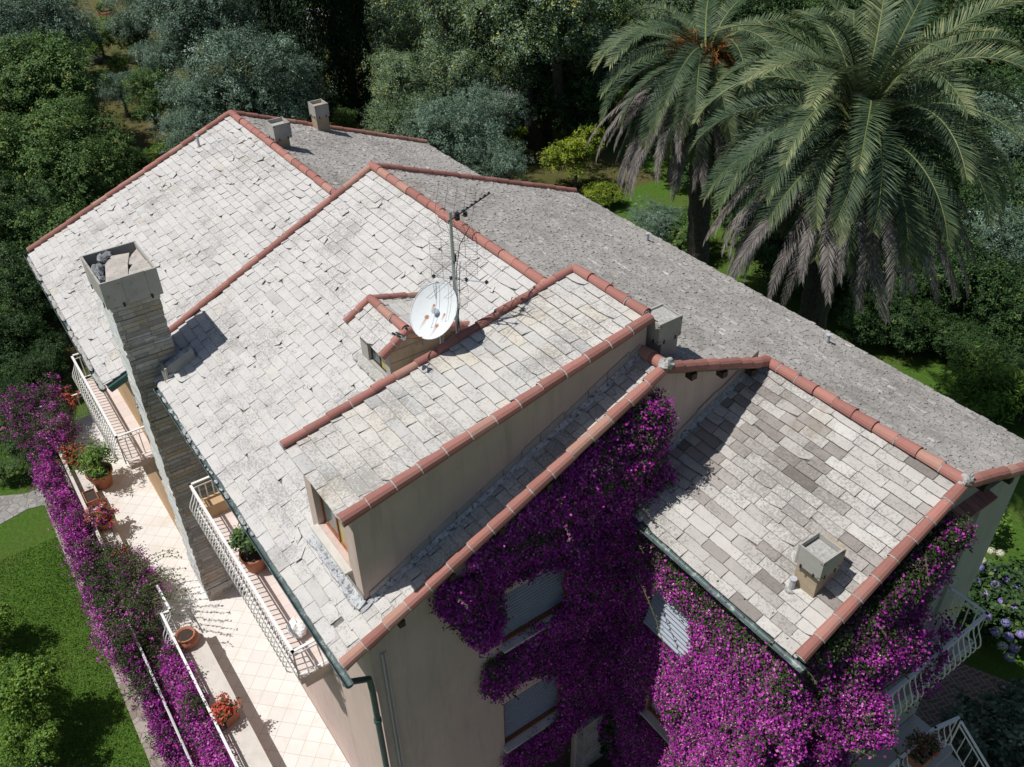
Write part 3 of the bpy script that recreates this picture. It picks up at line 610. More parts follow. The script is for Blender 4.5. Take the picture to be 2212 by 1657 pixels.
fillet(b, (xa, yw, zB(yw)+.03), (xb+.05, yw, zB(yw)+.03), (0, 0, 1), (0, -1, 0), .15, .10, 1, 6, 12)
b.poly([(xa, yw-.015, 10.2), (xb+.01, yw-.015, 10.2), (xb+.01, yw-.015, 10.34), (xa, yw-.015, 10.34)], 0)
b.build('flashing', ['panel', 'cement'], DM)
# small gabled dormer --------------------------------------------
EX0, EX1, EY, EP = -12.74, -11.62, 5.47, 5.82
zEl = lambda y: 12.26-(EP-y)*.64; zEr = lambda y: 12.26-(y-EP)*.3277
b = MB()
b.poly([(EX1, EY, zB(EY)-.05), (EX1, 7.0, zB(7.0)), (EX1, EP, 12.19), (EX1, EY, zEl(EY)-.06)], 0)
b.poly([(EX0, EY, zB(EY)-.05), (EX0, 7.0, zB(7.0)), (EX0, EP, 12.19), (EX0, EY, zEl(EY)-.06)][::-1], 0)
holed(b, [(EX0, zB(EY)-.1), (EX1, zB(EY)-.1), (EX1, zEl(EY)-.05), (EX0, zEl(EY)-.05)], [rect(-12.46, 11.30, -11.78, 11.90)], lambda u, v: (u, EY, v), (0, .12, 0), 1, 1)
DE = b.build('dormer', ['panel_tan', 'panel'], VP)
b = MB(); slab(b, [(EX0-.14, EP-.5, zEl(EP-.5)), (EX1+.06, EP-.5, zEl(EP-.5)), (EX1+.06, EP, 12.26), (EX0-.14, EP, 12.26)], .05); slab(b, [(EX0-.14, EP, 12.26), (EX1+.06, EP, 12.26), (EX1+.06, 7.15, zEr(7.15)), (EX0-.14, 7.15, zEr(7.15))], .05)
vE, _, kE = V2(.64); slates(b, (EX0-.12, EP-.5, zEl(EP-.5)), (1, 0, 0), vE, EX1-EX0+.12, .5*kE, .2, .45, seed=41, mi=1, tint=tw, jit=.6)
_, vE2, kE2 = V2(.3277); slates(b, (EX1+.0, 7.15, zEr(7.15)), (-1, 0, 0), vE2, EX1-EX0+.12, (7.15-EP)*kE2, .21, .4, seed=42, mi=2, tint=tw, jit=.8)
b.build('dormer_roof', ['under', 'slate_white', 'slate_dormer'], DE)
b = MB(); xn, xf = EX1+.06, EX0-.14
coppi(b, (xf, EP, 12.31), (xn, EP, 12.31), r=.082, step=.42, seed=51)
coppi(b, (xn, EP, 12.30), (xn, EP-.52, zEl(EP-.52)+.04), up=Vector((0, -.64, 1)).normalized(), r=.085, step=.33, ang=115, seed=52)
coppi(b, (xn, EP, 12.30), (xn, 7.25, zEr(7.25)+.06), up=Vector((0, .33, 1)).normalized(), r=.088, step=.38, ang=110, seed=53, mortar=0)
coppi(b, (xf, EP, 12.30), (xf, EP-.52, zEl(EP-.52)+.04), up=Vector((0, -.64, 1)).normalized(), r=.07, step=.33, ang=95, seed=54)
coppi(b, (xf, EP, 12.30), (xf, 6.9, zEr(6.9)+.04), up=Vector((0, .33, 1)).normalized(), r=.065, step=.38, ang=95, seed=55)
b.build('dormer_tiles', ['tile', 'mortar'], DE)
b = MB()
for (x0, z0, x1, z1) in ((-12.46, 11.30, -12.42, 11.90), (-12.14, 11.30, -12.10, 11.90), (-11.82, 11.30, -11.78, 11.90), (-12.46, 11.30, -11.78, 11.33), (-12.46, 11.87, -11.78, 11.90)): b.box((x0, EY+.06, z0), (x1, EY+.09, z1), 0)
b.box((-12.44, EY+.07, 11.31), (-12.12, EY+.076, 11.89), 1); b.box((-12.12, EY+.07, 11.31), (-11.80, EY+.076, 11.89), 2)
b.build('dormer_window', ['darkwood', 'glass', 'amber'], DE)
b = MB(); fillet(b, (EX0-.1, EY, zB(EY)+.02), (EX1+.05, EY, zB(EY)+.02), (0, 0, 1), (0, -1, 0), .16, .07, 0, 3, 24)
for k, z in enumerate((11.34, 11.55)): b.box((EX1+.001, EY+.02+k*.4, z+.001), (EX1+.006, EY+.06+k*.5, z+.006), 0)
for yy_, z_, l in ((5.48, 11.45, .7), (5.48, 11.68, 1.0), (5.48, 11.92, .75)): b.box((EX1+.001, yy_, z_), (EX1+.004, yy_+l, z_+.008), 1)
b.build('flashing', ['mortar', 'under'], DE)
# skirting where the wing roof meets the gable wall
b = MB(); y = 8.15
while y < 10.4:
    y2 = y+rr.uniform(.35, .5); hh = rr.uniform(.2, .26)
    b.poly([(XW+.02, y+.006, zD(y)), (XW+.02, y2-.006, zD(y2)), (XW+.02, y2-.006, zD(y2)+hh), (XW+.02, y+.006, zD(y)+hh)], 0); y = y2
fillet(b, (XW+.02, 7.8, zD(7.8)+.04), (XW+.02, 10.6, zD(10.6)+.04), (0, 0, 1), (1, 0, 0), .085, .06, 1, 8, 70)
b.build('flashing', ['plaster', 'cement'], VP)
# chimneys -------------------------------------------------------
def chimney(x0, y0, x1, y1, zb, zs, cap, stack='panel', tan=False, joints=True, inset=.10):
    """stack from zb to zs, cap = (x0, y0, x1, y1, zbottom, ztop)"""
    b = MB(); b.box((x0, y0, zb), (x1, y1, zs), 0); ch = b.build('chimney', [stack], VP)
    c = MB(); a0, b0, a1, b1, z0, z1 = cap; t = .028
    c.box((a1-t, b0, z0), (a1, b1, z1), 0, .5); c.box((a0, b0, z0), (a0+t, b1, z1)); c.box((a0+t, b0+.004, z0+.01), (a1-t, b0+t, z1-.006)); c.box((a0+t, b1-t, z0), (a1-t, b1-.004, z1-.01))
    c.box((a0+t+.01, b0+t+.01, z1-inset-.05), (a1-t-.01, b1-t-.01, z1-inset), 1)
    for q in (.25, .75):
        c.box((a1-.002, b0+(b1-b0)*q-.015, z0-.02), (a1+.008, b0+(b1-b0)*q+.015, z0+.05), 2); c.box((a0+(a1-a0)*q-.015, b0-.008, z0-.02), (a0+(a1-a0)*q+.015, b0+.002, z0+.05), 2)
    for q in (z0+.05, z1-.05): c.tube([(a1+.004, b0+.05, q), (a1+.006, b0-.004, q+.004), (a1-.05, b0-.006, q)], .004, 4, 2); c.tube([(a1+.004, b1-.05, q), (a1+.006, b1+.004, q+.004)], .004, 4, 2)
    c.build('chimney_cap', ['panel', 'mortar', 'iron'], ch)
    return ch
def big_chimney():
    # rough split-stone stack with an uneven edge
    b = MB(); r = random.Random(8); x0, y0, x1, y1 = -17.38, 2.07, -16.44, 2.98; z = 3.05; rows = []
    while z < 11.9:
        hh = r.uniform(.06, .12); j = lambda: r.uniform(-.012, .016)
        a = j(); c = r.uniform(-.012, .04); d = j(); e = j()
        P = [(x0-a, y0-c, z), (x1+d, y0-c*.6, z), (x1+d*.7, y1+e, z), (x0-a, y1+e, z)]; Q = [(p[0], p[1], min(z+hh, 11.9)) for p in P]
        i = [b.vert(p) for p in P+Q]
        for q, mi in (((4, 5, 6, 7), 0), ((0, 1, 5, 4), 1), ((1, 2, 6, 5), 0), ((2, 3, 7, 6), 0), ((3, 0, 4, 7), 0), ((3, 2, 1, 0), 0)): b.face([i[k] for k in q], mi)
        z += hh
    ch = b.build('chimney', ['stone', 'stone_sunlit'], VP)
    c = MB(); a0, b0, a1, b1, z0, z1 = -17.65, 1.98, -16.30, 3.05, 11.74, 12.30; t = .035
    for k in range(3):
        u0, u1 = b0+(b1-b0)*(0, .36, .78)[k]+.004*(k > 0), b0+(b1-b0)*(.36, .78, 1)[k]
        c.box((a1-t-.002*k, u0, z0-.01*k), (a1-.002*(k == 1), u1, z1+.006*(k == 1)))
        u0, u1 = a0+(a1-a0)*(0, .33, .66)[k]+.004*(k > 0), a0+(a1-a0)*(.33, .66, 1)[k]-.04*(k == 2)
        c.box((u0, b0, z0+.012*k), (u1, b0+t+.003*k, z1-.006*k))
    c.box((a0, b0+t, z0), (a0+t, b1, z1)); c.box((a0+t, b1-t, z0), (a1-t, b1, z1-.01))
    for q in (.30, .80): c.box((a1-.002, b0+(b1-b0)*q-.022, z0-.04), (a1+.012, b0+(b1-b0)*q+.022, z0+.05), 1)
    for q in (.2, .85): c.box((a0+(a1-a0)*q-.03, b0-.014, z0-.05), (a0+(a1-a0)*q+.02, b0+.002, z0+.05), 1)
    c.box((a0+t, b0+t, z0+.22), (a1-t, b1-t, z0+.30), 2)
    c.build('chimney_cap', ['panel', 'iron', 'under'], ch)
    # broken slabs and stones lying in the cap
    def plate(pts, z, dz, th=.03, mi=0):
        d = MB()
        P = [(x, y, z+dz*(y-b0)+(x-a0)*.02) for x, y in pts]; i = [d.vert(p) for p in P]; k = [d.vert((p[0], p[1], p[2]-th)) for p in P]; n = len(P)
        d.face(i, mi, .6); [d.face((k[q], k[(q+1) % n], i[(q+1) % n], i[q]), mi, .3) for q in range(n)]; d.build('broken_slab', ['cement2'], ch)
    plate([(-17.40, 2.50), (-17.12, 2.30), (-16.55, 2.16), (-16.35, 2.10), (-16.36, 2.52), (-16.62, 2.60), (-16.86, 2.66), (-17.30, 2.82)], z0+.49, .02)
    plate([(-16.35, 2.52), (-16.35, 3.0), (-16.75, 3.0), (-16.85, 2.78), (-16.62, 2.62)], z0+.47, .04)
    plate([(-16.88, 2.66), (-16.80, 2.80), (-16.82, 3.0), (-17.45, 3.0), (-17.25, 2.84)], z0+.50, -.03)
    for c_, r_, sd in (((-17.0, 2.14, 12.26), .13, 1), ((-16.83, 2.10, 12.22), .10, 2), ((-16.62, 2.10, 12.22), .08, 3), ((-17.35, 2.32, 12.26), .12, 4), ((-17.50, 2.45, 12.24), .10, 5), ((-17.2, 2.2, 12.16), .12, 6), ((-16.5, 2.2, 12.15), .06, 7)):
        s = MB(); lump(s, c_, r_, 0, sd, 7, (1, .9, .75)); s.build('loose_stone', ['rock'], ch)
    f = MB(); f.box((-16.42, 2.62, 9.92), (-16.12, 2.66, 10.17), 0, .5, Matrix.Rotation(0, 4, 'Z')); f.box((-16.42, 2.66, 9.95), (-16.10, 3.24, 10.02), 1)
    f.poly([(-16.12, 2.56, 9.86), (-16.08, 3.26, 10.18), (-16.14, 3.26, 10.42), (-16.2, 2.56, 10.10)], 0); f.poly([(-16.2, 2.56, 10.10), (-16.14, 3.26, 10.42), (-16.40, 3.26, 10.36), (-16.42, 2.56, 10.06)], 1)
    f.build('flashing', ['panel', 'cement'], ch)
M['cement2'] = simple('weathered_slab', (.47, .43, .385), .9, .2, 5, bstr=.6, dirt=(.25, .21, .18), dirt_scale=12, dirt_lo=.56)
big_chimney()
chimney(-4.93, 8.44, -4.55, 8.98, 10.2, 11.0, (-4.92, 8.33, -4.47, 8.77, 10.82, 11.195), 'panel_tan')
chimney(-8.66, 8.66, -8.31, 9.02, 12.0, 12.95, (-8.72, 8.545, -8.263, 9.03, 12.69, 13.07), 'panel', inset=.03)
chimney(-22.17, 7.82, -21.79, 8.18, 11.3, 12.2, (-22.22, 7.78, -21.74, 8.25, 11.90, 12.31), 'panel_tan')
chimney(-24.70, 10.06, -24.336, 10.44, 10.5, 11.5, (-24.74, 10.03, -24.286, 10.466, 11.215, 11.597), 'panel_tan')
# wire left on the second cap
def vent(x, y, z, h, r=.035, lean=0, cap=True):
    b = MB(); b.tube([(x, y, z-.1), (x+lean, y-lean*.3, z+h)], r, 10, 0); b.tube([(x+lean, y-lean*.3, z+h), (x+lean, y-lean*.3, z+h+.02)], r*1.25 if cap else r, 10, 0)
    b.tube([(x, y, z-.03), (x, y, z+.02)], r*2.1, 9, 1); b.build('vent_pipe', ['pvc', 'mortar'], VP)
vent(-24.2, 6.5, zAf(6.5), .33); vent(-13.88, 13.62, zB(13.62), .2, .04); vent(-8.53, 13.58, zB(13.58), .2, .045); vent(-4.88, 8.36, zD(8.36), .22, .045)
# tiled ledge on the front wall of the wing
b = MB(); y = 10.9
for k in range(10):
    y2 = y+.15; z = 10.45; b.box((XWD-.02, y+.006, z-.05), (XWD+.25, y2-.006, z+.03), 0, random.random(), Matrix.Translation((XWD, 0, z)) @ Matrix.Rotation(.22, 4, 'Y') @ Matrix.Translation((-XWD, 0, -z))); y = y2
b.build('tiled_ledge', ['tile'], VP)
# balconies ------------------------------------------------------
def balcony(b, name='balcony', mats=('plaster', 'balcony')): return b.build(name, list(mats), VP)
b = MB(); b.box((-15.4, 2.30, 6.884), (-10.21, 2.925, 6.90), 1); B1 = balcony(b)
railing_mesh([((-15.40, 2.31, 6.9), (-10.2, 2.31, 6.9), (0, -1, 0)), ((-10.2, 2.31, 6.9), (-10.2, 2.9, 6.9), (1, 0, 0)), ((-15.4, 2.31, 6.9), (-15.4, 2.9, 6.9), (-.3, 0, 0))], .8, .16, .13).build('railing', ['white'], B1)
b = MB(); b.box((-22.75, 1.62, 6.2), (-18.5, 2.28, 6.34), 0); b.box((-22.73, 1.63, 6.344), (-18.52, 2.26, 6.36), 1); b.box((-18.85, 1.9, 5.8), (-18.6, 2.25, 6.2)); B2 = balcony(b)
railing_mesh([((-22.7, 1.55, 6.36), (-18.6, 1.55, 6.36), (0, -1, 0)), ((-18.6, 1.55, 6.36), (-18.6, 2.2, 6.36), (.0, 0, 0)), ((-22.7, 1.55, 6.36), (-22.7, 2.2, 6.36), (0, 0, 0))], .85, .17, .14, rings=1).build('railing', ['white'], B2)
b = MB(); b.box((XWD-.1, 8.6, 6.72), (-3.60, 12.7, 6.88), 0); b.box((XWD-.1, 8.62, 6.884), (-3.62, 12.68, 6.90), 1); B3 = balcony(b, mats=('plaster_right', 'landing'))
railing_mesh([((-3.6, 9.43, 6.9), (-3.6, 12.66, 6.9), (1, 0, 0)), ((XWD, 12.66, 6.9), (-3.6, 12.66, 6.9), (0, .25, 0))], .9, .17, .15, rings=1, topw=.06).build('railing', ['white'], B3)
# ------------------------------------------------------------------ the ground
def ground_mat():
    mt, t, b = newmat('grass_ground')
    g = t.nodes.new('ShaderNodeNewGeometry'); sp = t.nodes.new('ShaderNodeSeparateXYZ'); t.links.new(g.outputs['Position'], sp.inputs[0])
    n1 = noise(t, .35, 5, .6); n2 = noise(t, 9, 6, .75); n3 = noise(t, 45, 3, .7)
    near = ramp(t, mth(t, 'ADD', mth(t, 'MULTIPLY', n2, .6), mth(t, 'MULTIPLY', n3, .4)), [(.30, (.035, .075, .012)), (.5, (.095, .19, .028)), (.68, (.18, .30, .055))])
    near = mix(t, ramp(t, n1, [(.48, 0.), (.68, .65)]), near, (.13, .155, .04))
    far = ramp(t, mth(t, 'ADD', mth(t, 'MULTIPLY', n1, .5), mth(t, 'MULTIPLY', n2, .5)), [(.36, (.07, .095, .02)), (.5, (.13, .125, .045)), (.62, (.20, .155, .08))])
    k = ramp(t, mth(t, 'MULTIPLY_ADD', sp.outputs[0], -.04, mth(t, 'MULTIPLY_ADD', sp.outputs[1], -.02, mth(t, 'MULTIPLY', n1, .5))), [(1.60/2, 0.), (1., 0.)])
    kk = mth(t, 'LESS_THAN', sp.outputs[0], -33.)
    k2 = mth(t, 'MULTIPLY', kk, mth(t, 'LESS_THAN', sp.outputs[1], 33.))
    c = mix(t, k2, near, far)
    put(t, b, c, .95, .1); bump(t, b, mth(t, 'ADD', n2, n3), 1., .06); return mt
M['grass'] = ground_mat()
def strip_struct(name, pts, z, th, mats, kind='structure'):
    b = MB(); P = [Vector((p[0], p[1], z)) for p in pts]; b.poly(P, 0)
    if th:
        n = len(P)
        for i in range(n): a, c = P[i], P[(i+1) % n]; b.poly([a-Vector((0, 0, th)), c-Vector((0, 0, th)), c, a], 0)
    o = b.build(name, mats); tag(o, kind=kind); return o
b = MB(); N = 60; P = [[(-150+i*4.2, -60+j*4.2, 0) for j in range(N)] for i in range(N)]; b.grid([r for r in P], 0); o = b.build('ground', ['grass'], recalc=True); tag(o, kind='structure')
def crazy_mat(name, cols, sc, mortar=(.20, .17, .14)):
    mt, t, b = newmat(name)
    v = t.nodes.new('ShaderNodeTexVoronoi'); v.inputs['Scale'].default_value = sc; t.links.new(pos(t), v.inputs['Vector'])
    e = t.nodes.new('ShaderNodeTexVoronoi'); e.feature = 'DISTANCE_TO_EDGE'; e.inputs['Scale'].default_value = sc; t.links.new(pos(t), e.inputs['Vector'])
    s = t.nodes.new('ShaderNodeSeparateColor'); t.links.new(v.outputs['Color'], s.inputs[0])
    c = ramp(t, s.outputs[0], cols); c = mix(t, ramp(t, noise(t, 12, 5), [(.4, 0.), (.7, .5)]), c, mix(t, 1., c, (.6, .6, .6), 'MULTIPLY'))
    ed = ramp(t, e.outputs['Distance'], [(.0, 1.), (.06, 0.)]); c = mix(t, ed, c, mortar); put(t, b, c, .9, .2); bump(t, b, mth(t, 'MULTIPLY', ed, -1.), .6, .02); return mt
M['crazy'] = crazy_mat('crazy_paving', [(0, (.24, .20, .17)), (.5, (.34, .29, .25)), (1, (.40, .36, .33))], 3.2)
M['path'] = crazy_mat('stone_path', [(0, (.26, .25, .23)), (1, (.36, .35, .33))], 4)
M['gravel'] = simple('gravel', (.27, .25, .235), .95, .25, 30, bstr=.6)
def herring_mat():
    mt, t, b = newmat('herringbone_brick')
    mp = t.nodes.new('ShaderNodeMapping'); mp.inputs['Rotation'].default_value = (0, 0, radians(20)); t.links.new(t.nodes.new('ShaderNodeNewGeometry').outputs['Position'], mp.inputs[0])
    sp = t.nodes.new('ShaderNodeSeparateXYZ'); t.links.new(mp.outputs[0], sp.inputs[0]); X = mth(t, 'MULTIPLY', sp.outputs[0], 8.); Y = mth(t, 'MULTIPLY', sp.outputs[1], 8.)
    # herringbone of 2 x 1 bricks: cells of a lattice decide which way a brick lies
    fx, fy = mth(t, 'FLOOR', X), mth(t, 'FLOOR', Y); q = mth(t, 'FLOORED_MODULO', mth(t, 'SUBTRACT', fx, fy), 4.)
    hor = mth(t, 'LESS_THAN', q, 2.)
    rx = mth(t, 'SUBTRACT', X, fx); ry = mth(t, 'SUBTRACT', Y, fy)
    def edge(v, lo): return mth(t, 'LESS_THAN', v, .07) if lo else mth(t, 'GREATER_THAN', v, .93)
    eq = lambda k: mth(t, 'COMPARE', q, float(k), .5)
    eh = mth(t, 'MAXIMUM', mth(t, 'MAXIMUM', edge(ry, 1), edge(ry, 0)), mth(t, 'MAXIMUM', mth(t, 'MULTIPLY', eq(0), edge(rx, 1)), mth(t, 'MULTIPLY', eq(1), edge(rx, 0))))
    ev = mth(t, 'MAXIMUM', mth(t, 'MAXIMUM', edge(rx, 1), edge(rx, 0)), mth(t, 'MAXIMUM', mth(t, 'MULTIPLY', eq(3), edge(ry, 1)), mth(t, 'MULTIPLY', eq(2), edge(ry, 0))))
    ed = mth(t, 'ADD', mth(t, 'MULTIPLY', hor, eh), mth(t, 'MULTIPLY', mth(t, 'SUBTRACT', 1., hor), ev))
    c = mix(t, hor, (.20, .13, .10), (.25, .165, .125)); c = mix(t, ramp(t, noise(t, 5, 5, .7), [(.4, 0.), (.7, .6)]), c, (.11, .085, .07)); c = mix(t, ed, c, (.36, .34, .30))
    put(t, b, c, .9, .2); bump(t, b, mth(t, 'MULTIPLY', ed, -1.), .5, .01); return mt
M['herring'] = herring_mat()
strip_struct('paving', [(-30, -.55), (-4, -.62), (-4, .45), (-30, .45)], .012, 0, ['crazy'])
g = lambda x, y: (G(x, y).x, G(x, y).y)
strip_struct('path', [g(-30, 1075), g(60, 1066), g(118, 1040), g(140, 1060), g(120, 1085), g(60, 1100), g(-30, 1150)], .016, 0, ['path'])
strip_struct('gravel_road', [g(-80, 92), g(130, 78), g(262, 66), g(480, 72), g(605, 76), g(760, 40), g(700, 16), g(520, 22), g(262, 50), g(-80, 60)], .012, 0, ['gravel'])
strip_struct('courtyard', [(-8.0, 13.7), (2.5, 13.7), (2.5, 21), (-2.5, 19.4), (-5.6, 18.0), (-6.6, 16.4)], .014, 0, ['herring'])
strip_struct('courtyard', [(-8.0, -1), (2.5, -1), (2.5, 13.69), (-8, 13.69)], .010, 0, ['herring'])
b = MB(); b.box((-8.07, 4.6, -.1), (-5.6, 8.04, 1.88), 0); b.poly([(-8.07, 4.6, 1.884), (-5.6, 4.6, 1.884), (-5.6, 8.04, 1.884), (-8.07, 8.04, 1.884)], 1); tag(b.build('entrance_platform', ['plaster', 'landing']), kind='structure')
b = MB(); b.box((XW+.004, 7.12, 1.884), (XW+.22, 7.95, 3.9)); b.build('stone_pillar', ['pillar'], VP)
# terrace: raised tiled floor with stairs on the garden side
b = MB(); b.box((-25.9, .38, -.2), (-16.7, 2.92, 3.03), 1); b.box((-16.7, .90, -.2), (-3, 2.92, 3.03), 1)
b.poly([(-25.9, .38, 3.05), (-16.7, .38, 3.05), (-16.7, .90, 3.05), (-3, .90, 3.05), (-3, 2.92, 3.05), (-25.9, 2.92, 3.05)], 0)
for P in ([(-25.9, .38), (-16.7, .38)], [(-16.7, .38), (-16.7, .9)], [(-16.7, .9), (-3, .9)]): b.poly([(*P[0], 3.03), (*P[1], 3.03), (*P[1], 3.05), (*P[0], 3.05)], 1)
tag(b.build('terrace', ['terrace', 'plaster']), kind='structure')
b = MB(); n = 19
for k in range(n):
    x = -16.7+k*.30; z = 3.03-(k+1)*3.03/n
    b.box((x, .22, -.1), (x+.30, .895, z), 0, .5); b.box((x, .22, z+.001), (x+.32, .89, z+.03), 1)
tag(b.build('garden_stairs', ['plaster', 'travertine']), 'tiled steps going down from the terrace beside the white railing to the garden', 'stairs')
b = MB(); b.box((-15.45, .95, 3.054), (-3, 1.50, 3.60), 0); b.box((-15.47, .93, 3.60), (-3, 1.53, 3.65), 1); tag(b.build('terrace_bench', ['plaster', 'travertine']), 'long low travertine topped wall on the terrace beside the railing', 'bench')
b = MB(); b.box((-25.8, .38, 3.054), (-17.0, .46, 3.52), 0); b.box((-25.8, .80, 3.054), (-17.0, .88, 3.30), 0); b.box((-25.8, .46, 3.054), (-17.0, .80, 3.27), 0)
tag(b.build('terrace_parapet', ['travertine', 'soil']), 'long pale parapet ledge carrying pots along the terrace edge', 'low wall')
GR = 'white iron railings around the terrace and stairs'
def rail_thing(runs, label, name='railing', **k):
    o = railing_mesh(runs, **k).build(name, ['white']); tag(o, label, 'railing', GR); return o
rail_thing([((-15.85, .92, 3.1), (-3.5, .92, 3.1), (0, -1, 0))], 'long white bellied railing along the travertine bench above the stairs', h=.92, bulge=.16, sp=.15)
rail_thing([((-16.75, 1.10, 3.06), (-15.85, 1.12, 3.06), (0, -1, 0)), ((-15.85, 1.12, 3.06), (-15.85, .93, 3.06), (0, 0, 0))], 'short white railing with crossed hoops at the head of the garden stairs', h=.94, bulge=.24, sp=.10)
rail_thing([((-25.85, .45, 3.06), (-25.85, 1.66, 3.06), (0, 0, 0)), ((-25.85, 1.66, 3.06), (-23.3, 1.7, 3.06), (0, 0, 0))], 'white railing with straight balusters closing the far end of the terrace', h=.92, bulge=.02, sp=.17)
def slope_rail(A, B, h, n, name, label, double=True):
    b = MB(); A = Vector(A); B = Vector(B); up = Vector((0, 0, h))
    for z, r in ((1., .028), (.84, .018), (.10, .018)):
        b.tube([A+up*z, B+up*z], r, 5)
    for k in range(n+1):
        p = A.lerp(B, k/n); b.tube([p+up*.1, p+up*.3+Vector((0, -.05, 0)), p+up*.6, p+up*.84], .011, 5)
    b.tube([A, A+up], .02, 5); b.tube([B, B+up], .02, 5)
    tag(b.build(name, ['white']), label, 'railing', GR)
slope_rail((-16.4, .23, 2.85), (-11.6, .23, .15), .88, 30, 'railing', 'white sloping rail on the garden side of the stairs, half hidden by bougainvillea')
# landing and outside stairs on the right
b = MB(); b.box((XWD+.07, 8.3, 2.9), (-3.60, 13.5, 3.08), 1); b.poly([(XWD+.07, 8.3, 3.084), (-3.60, 8.3, 3.084), (-3.60, 13.5, 3.084), (XWD+.07, 13.5, 3.084)], 0); b.box((-3.9, 12.6, .0), (-3.7, 12.9, 2.9), 1)
for k in range(14): b.box((-3.6+k*.27, 12.75, .0), (-3.33+k*.27, 13.6, 3.08-(k+1)*.2), 1, .5)
tag(b.build('entrance_landing', ['landing', 'plaster_right']), 'pale landing with steps below the balcony at the right corner of the villa', 'stairs')
rail_thing([((-3.62, 8.6, 3.1), (-3.62, 12.87, 3.1), (1, 0, 0)), ((-3.62, 12.87, 3.1), (-3.48, 13.45, 3.1), (1, 0, 0))], 'white bellied railing of the landing under the corner balcony', h=.9, bulge=.16, sp=.14, topw=.06)
slope_rail((-3.42, 13.5, 3.0), (-.4, 13.5, .75), .9, 15, 'railing', 'white sloping railing of the steps leaving the landing')
# ------------------------------------------------------------------ leaves and trees
def lumpy(u, v, s, seed):
    r = np.random.default_rng(seed); t = 0
    for k in range(5):
        a, b, p = r.normal()*s*(1+.6*k), r.normal()*s*(1+.6*k), r.random()*6.28; t = t+np.sin(a*u+b*v+p)/(1+.5*k)
    return t/2.2
def clump_leaves(name, centres, sig, per, L, Wd, mats, seed=1, up=.6, tintc=.22, mi_p=None, droop=0., outc=None, flat=1., nrm=None):
    r = np.random.default_rng(seed); C = np.asarray(centres, float); n = len(C)
    sig = np.broadcast_to(sig, (n,)); idx = np.repeat(np.arange(n), per); k = len(idx)
    P = C[idx]+r.normal(size=(k, 3))*sig[idx][:, None]*np.array([1, 1, flat])
    Nn = r.normal(size=(k, 3)); Nn[:, 2] = np.abs(Nn[:, 2])+up
    if nrm is not None: Nn += nrm[idx]*1.5
    elif outc is not None: Nn += unit(C[idx]-np.asarray(outc))*.8
    Nn = unit(Nn); D = unit(np.cross(Nn, r.normal(size=(k, 3)))); D[:, 2] -= droop; D = unit(D)
    t = .46+r.normal(size=n)[idx]*tintc*.75+(.16*lumpy(C[:, 0], C[:, 1]+C[:, 2], 1.6, seed+3))[idx]+r.normal(size=k)*tintc*.8
    mi = np.zeros(k, int) if mi_p is None else r.choice(len(mi_p), size=k, p=mi_p)
    s = r.uniform(.7, 1.25, k); return quads_mesh(name, P, D, Nn, L*s, Wd*s, t, mi, mats, fold=.15)
def blob_points(blobs, n, seed=1, inner=.55):
    r = np.random.default_rng(seed); w = np.array([b[1][0]*b[1][1]+b[1][0]*b[1][2] for b in blobs]); w = w/w.sum(); idx = r.choice(len(blobs), n, p=w)
    c = np.array([b[0] for b in blobs])[idx]; R = np.array([b[1] for b in blobs])[idx]; d = unit(r.normal(size=(n, 3))); d[:, 2] = np.where(d[:, 2] < -.55, -d[:, 2], d[:, 2])
    k = inner+(1-inner)*r.random(n)**.6; sp = r.random(n) < .38; tgt = r.integers(0, 40, n); dd = unit(np.random.default_rng(seed+5).normal(size=(40, 3)))
    dd[:, 2] = np.abs(dd[:, 2])*.8; d2 = unit(dd[tgt]+r.normal(size=(n, 3))*.10); k = np.where(sp, .75+.75*r.random(n), k); d = np.where(sp[:, None], d2, d)
    blob_points.n = d
    return c+d*R*k[:, None]
def tree_blobs(R, hc, n, seed, flat=.75, spread=.78, br=.38):
    r = random.Random(seed); B = []
    for k in range(n):
        a = r.uniform(0, 2*pi); q = sqrt(r.random())*spread*R; z = r.uniform(-.75, .9)*R*flat*(1-.35*q/R)
        s = R*br*r.uniform(.55, 1.4); B.append(((q*cos(a), q*sin(a), hc+z), (s, s, s*.8)))
    return B
def trunk_mesh(R, hc, blobs, r0, seed, lean=0., nl=7, mat='bark', fork=None):
    r = random.Random(seed); b = MB(); h = hc-R*.55 if fork is None else fork; h = max(h, hc*.3)
    pts = [(0, 0, -.1)]; x = y = 0
    for k in range(1, 5): x += r.uniform(-.12, .12)*h/4+lean*h/4; y += r.uniform(-.12, .12)*h/4; pts.append((x, y, h*k/4))
    b.tube(pts, [r0*1.5, r0*1.05, r0*.9, r0*.85, r0*.75], 9)
    for k in range(min(nl, len(blobs))):
        c = blobs[k][0]; m1 = (x*.6+c[0]*.4+r.uniform(-.2, .2), y*.6+c[1]*.4+r.uniform(-.2, .2), h*.55+c[2]*.45); s = r0*r.uniform(.35, .55)
        b.tube([(x, y, h-.05), m1, c], [s*1.1, s*.8, s*.25], 6)
        for q in range(3): e = (c[0]+r.uniform(-.6, .6)*R*.4, c[1]+r.uniform(-.6, .6)*R*.4, c[2]+r.uniform(-.3, .6)*R*.4); b.tube([m1, ((m1[0]+e[0])/2, (m1[1]+e[1])/2, (m1[2]+e[2])/2+.1), e], [s*.5, s*.3, s*.12], 4)
    return b.mesh('trunk', [mat], True)
PROTO = {}
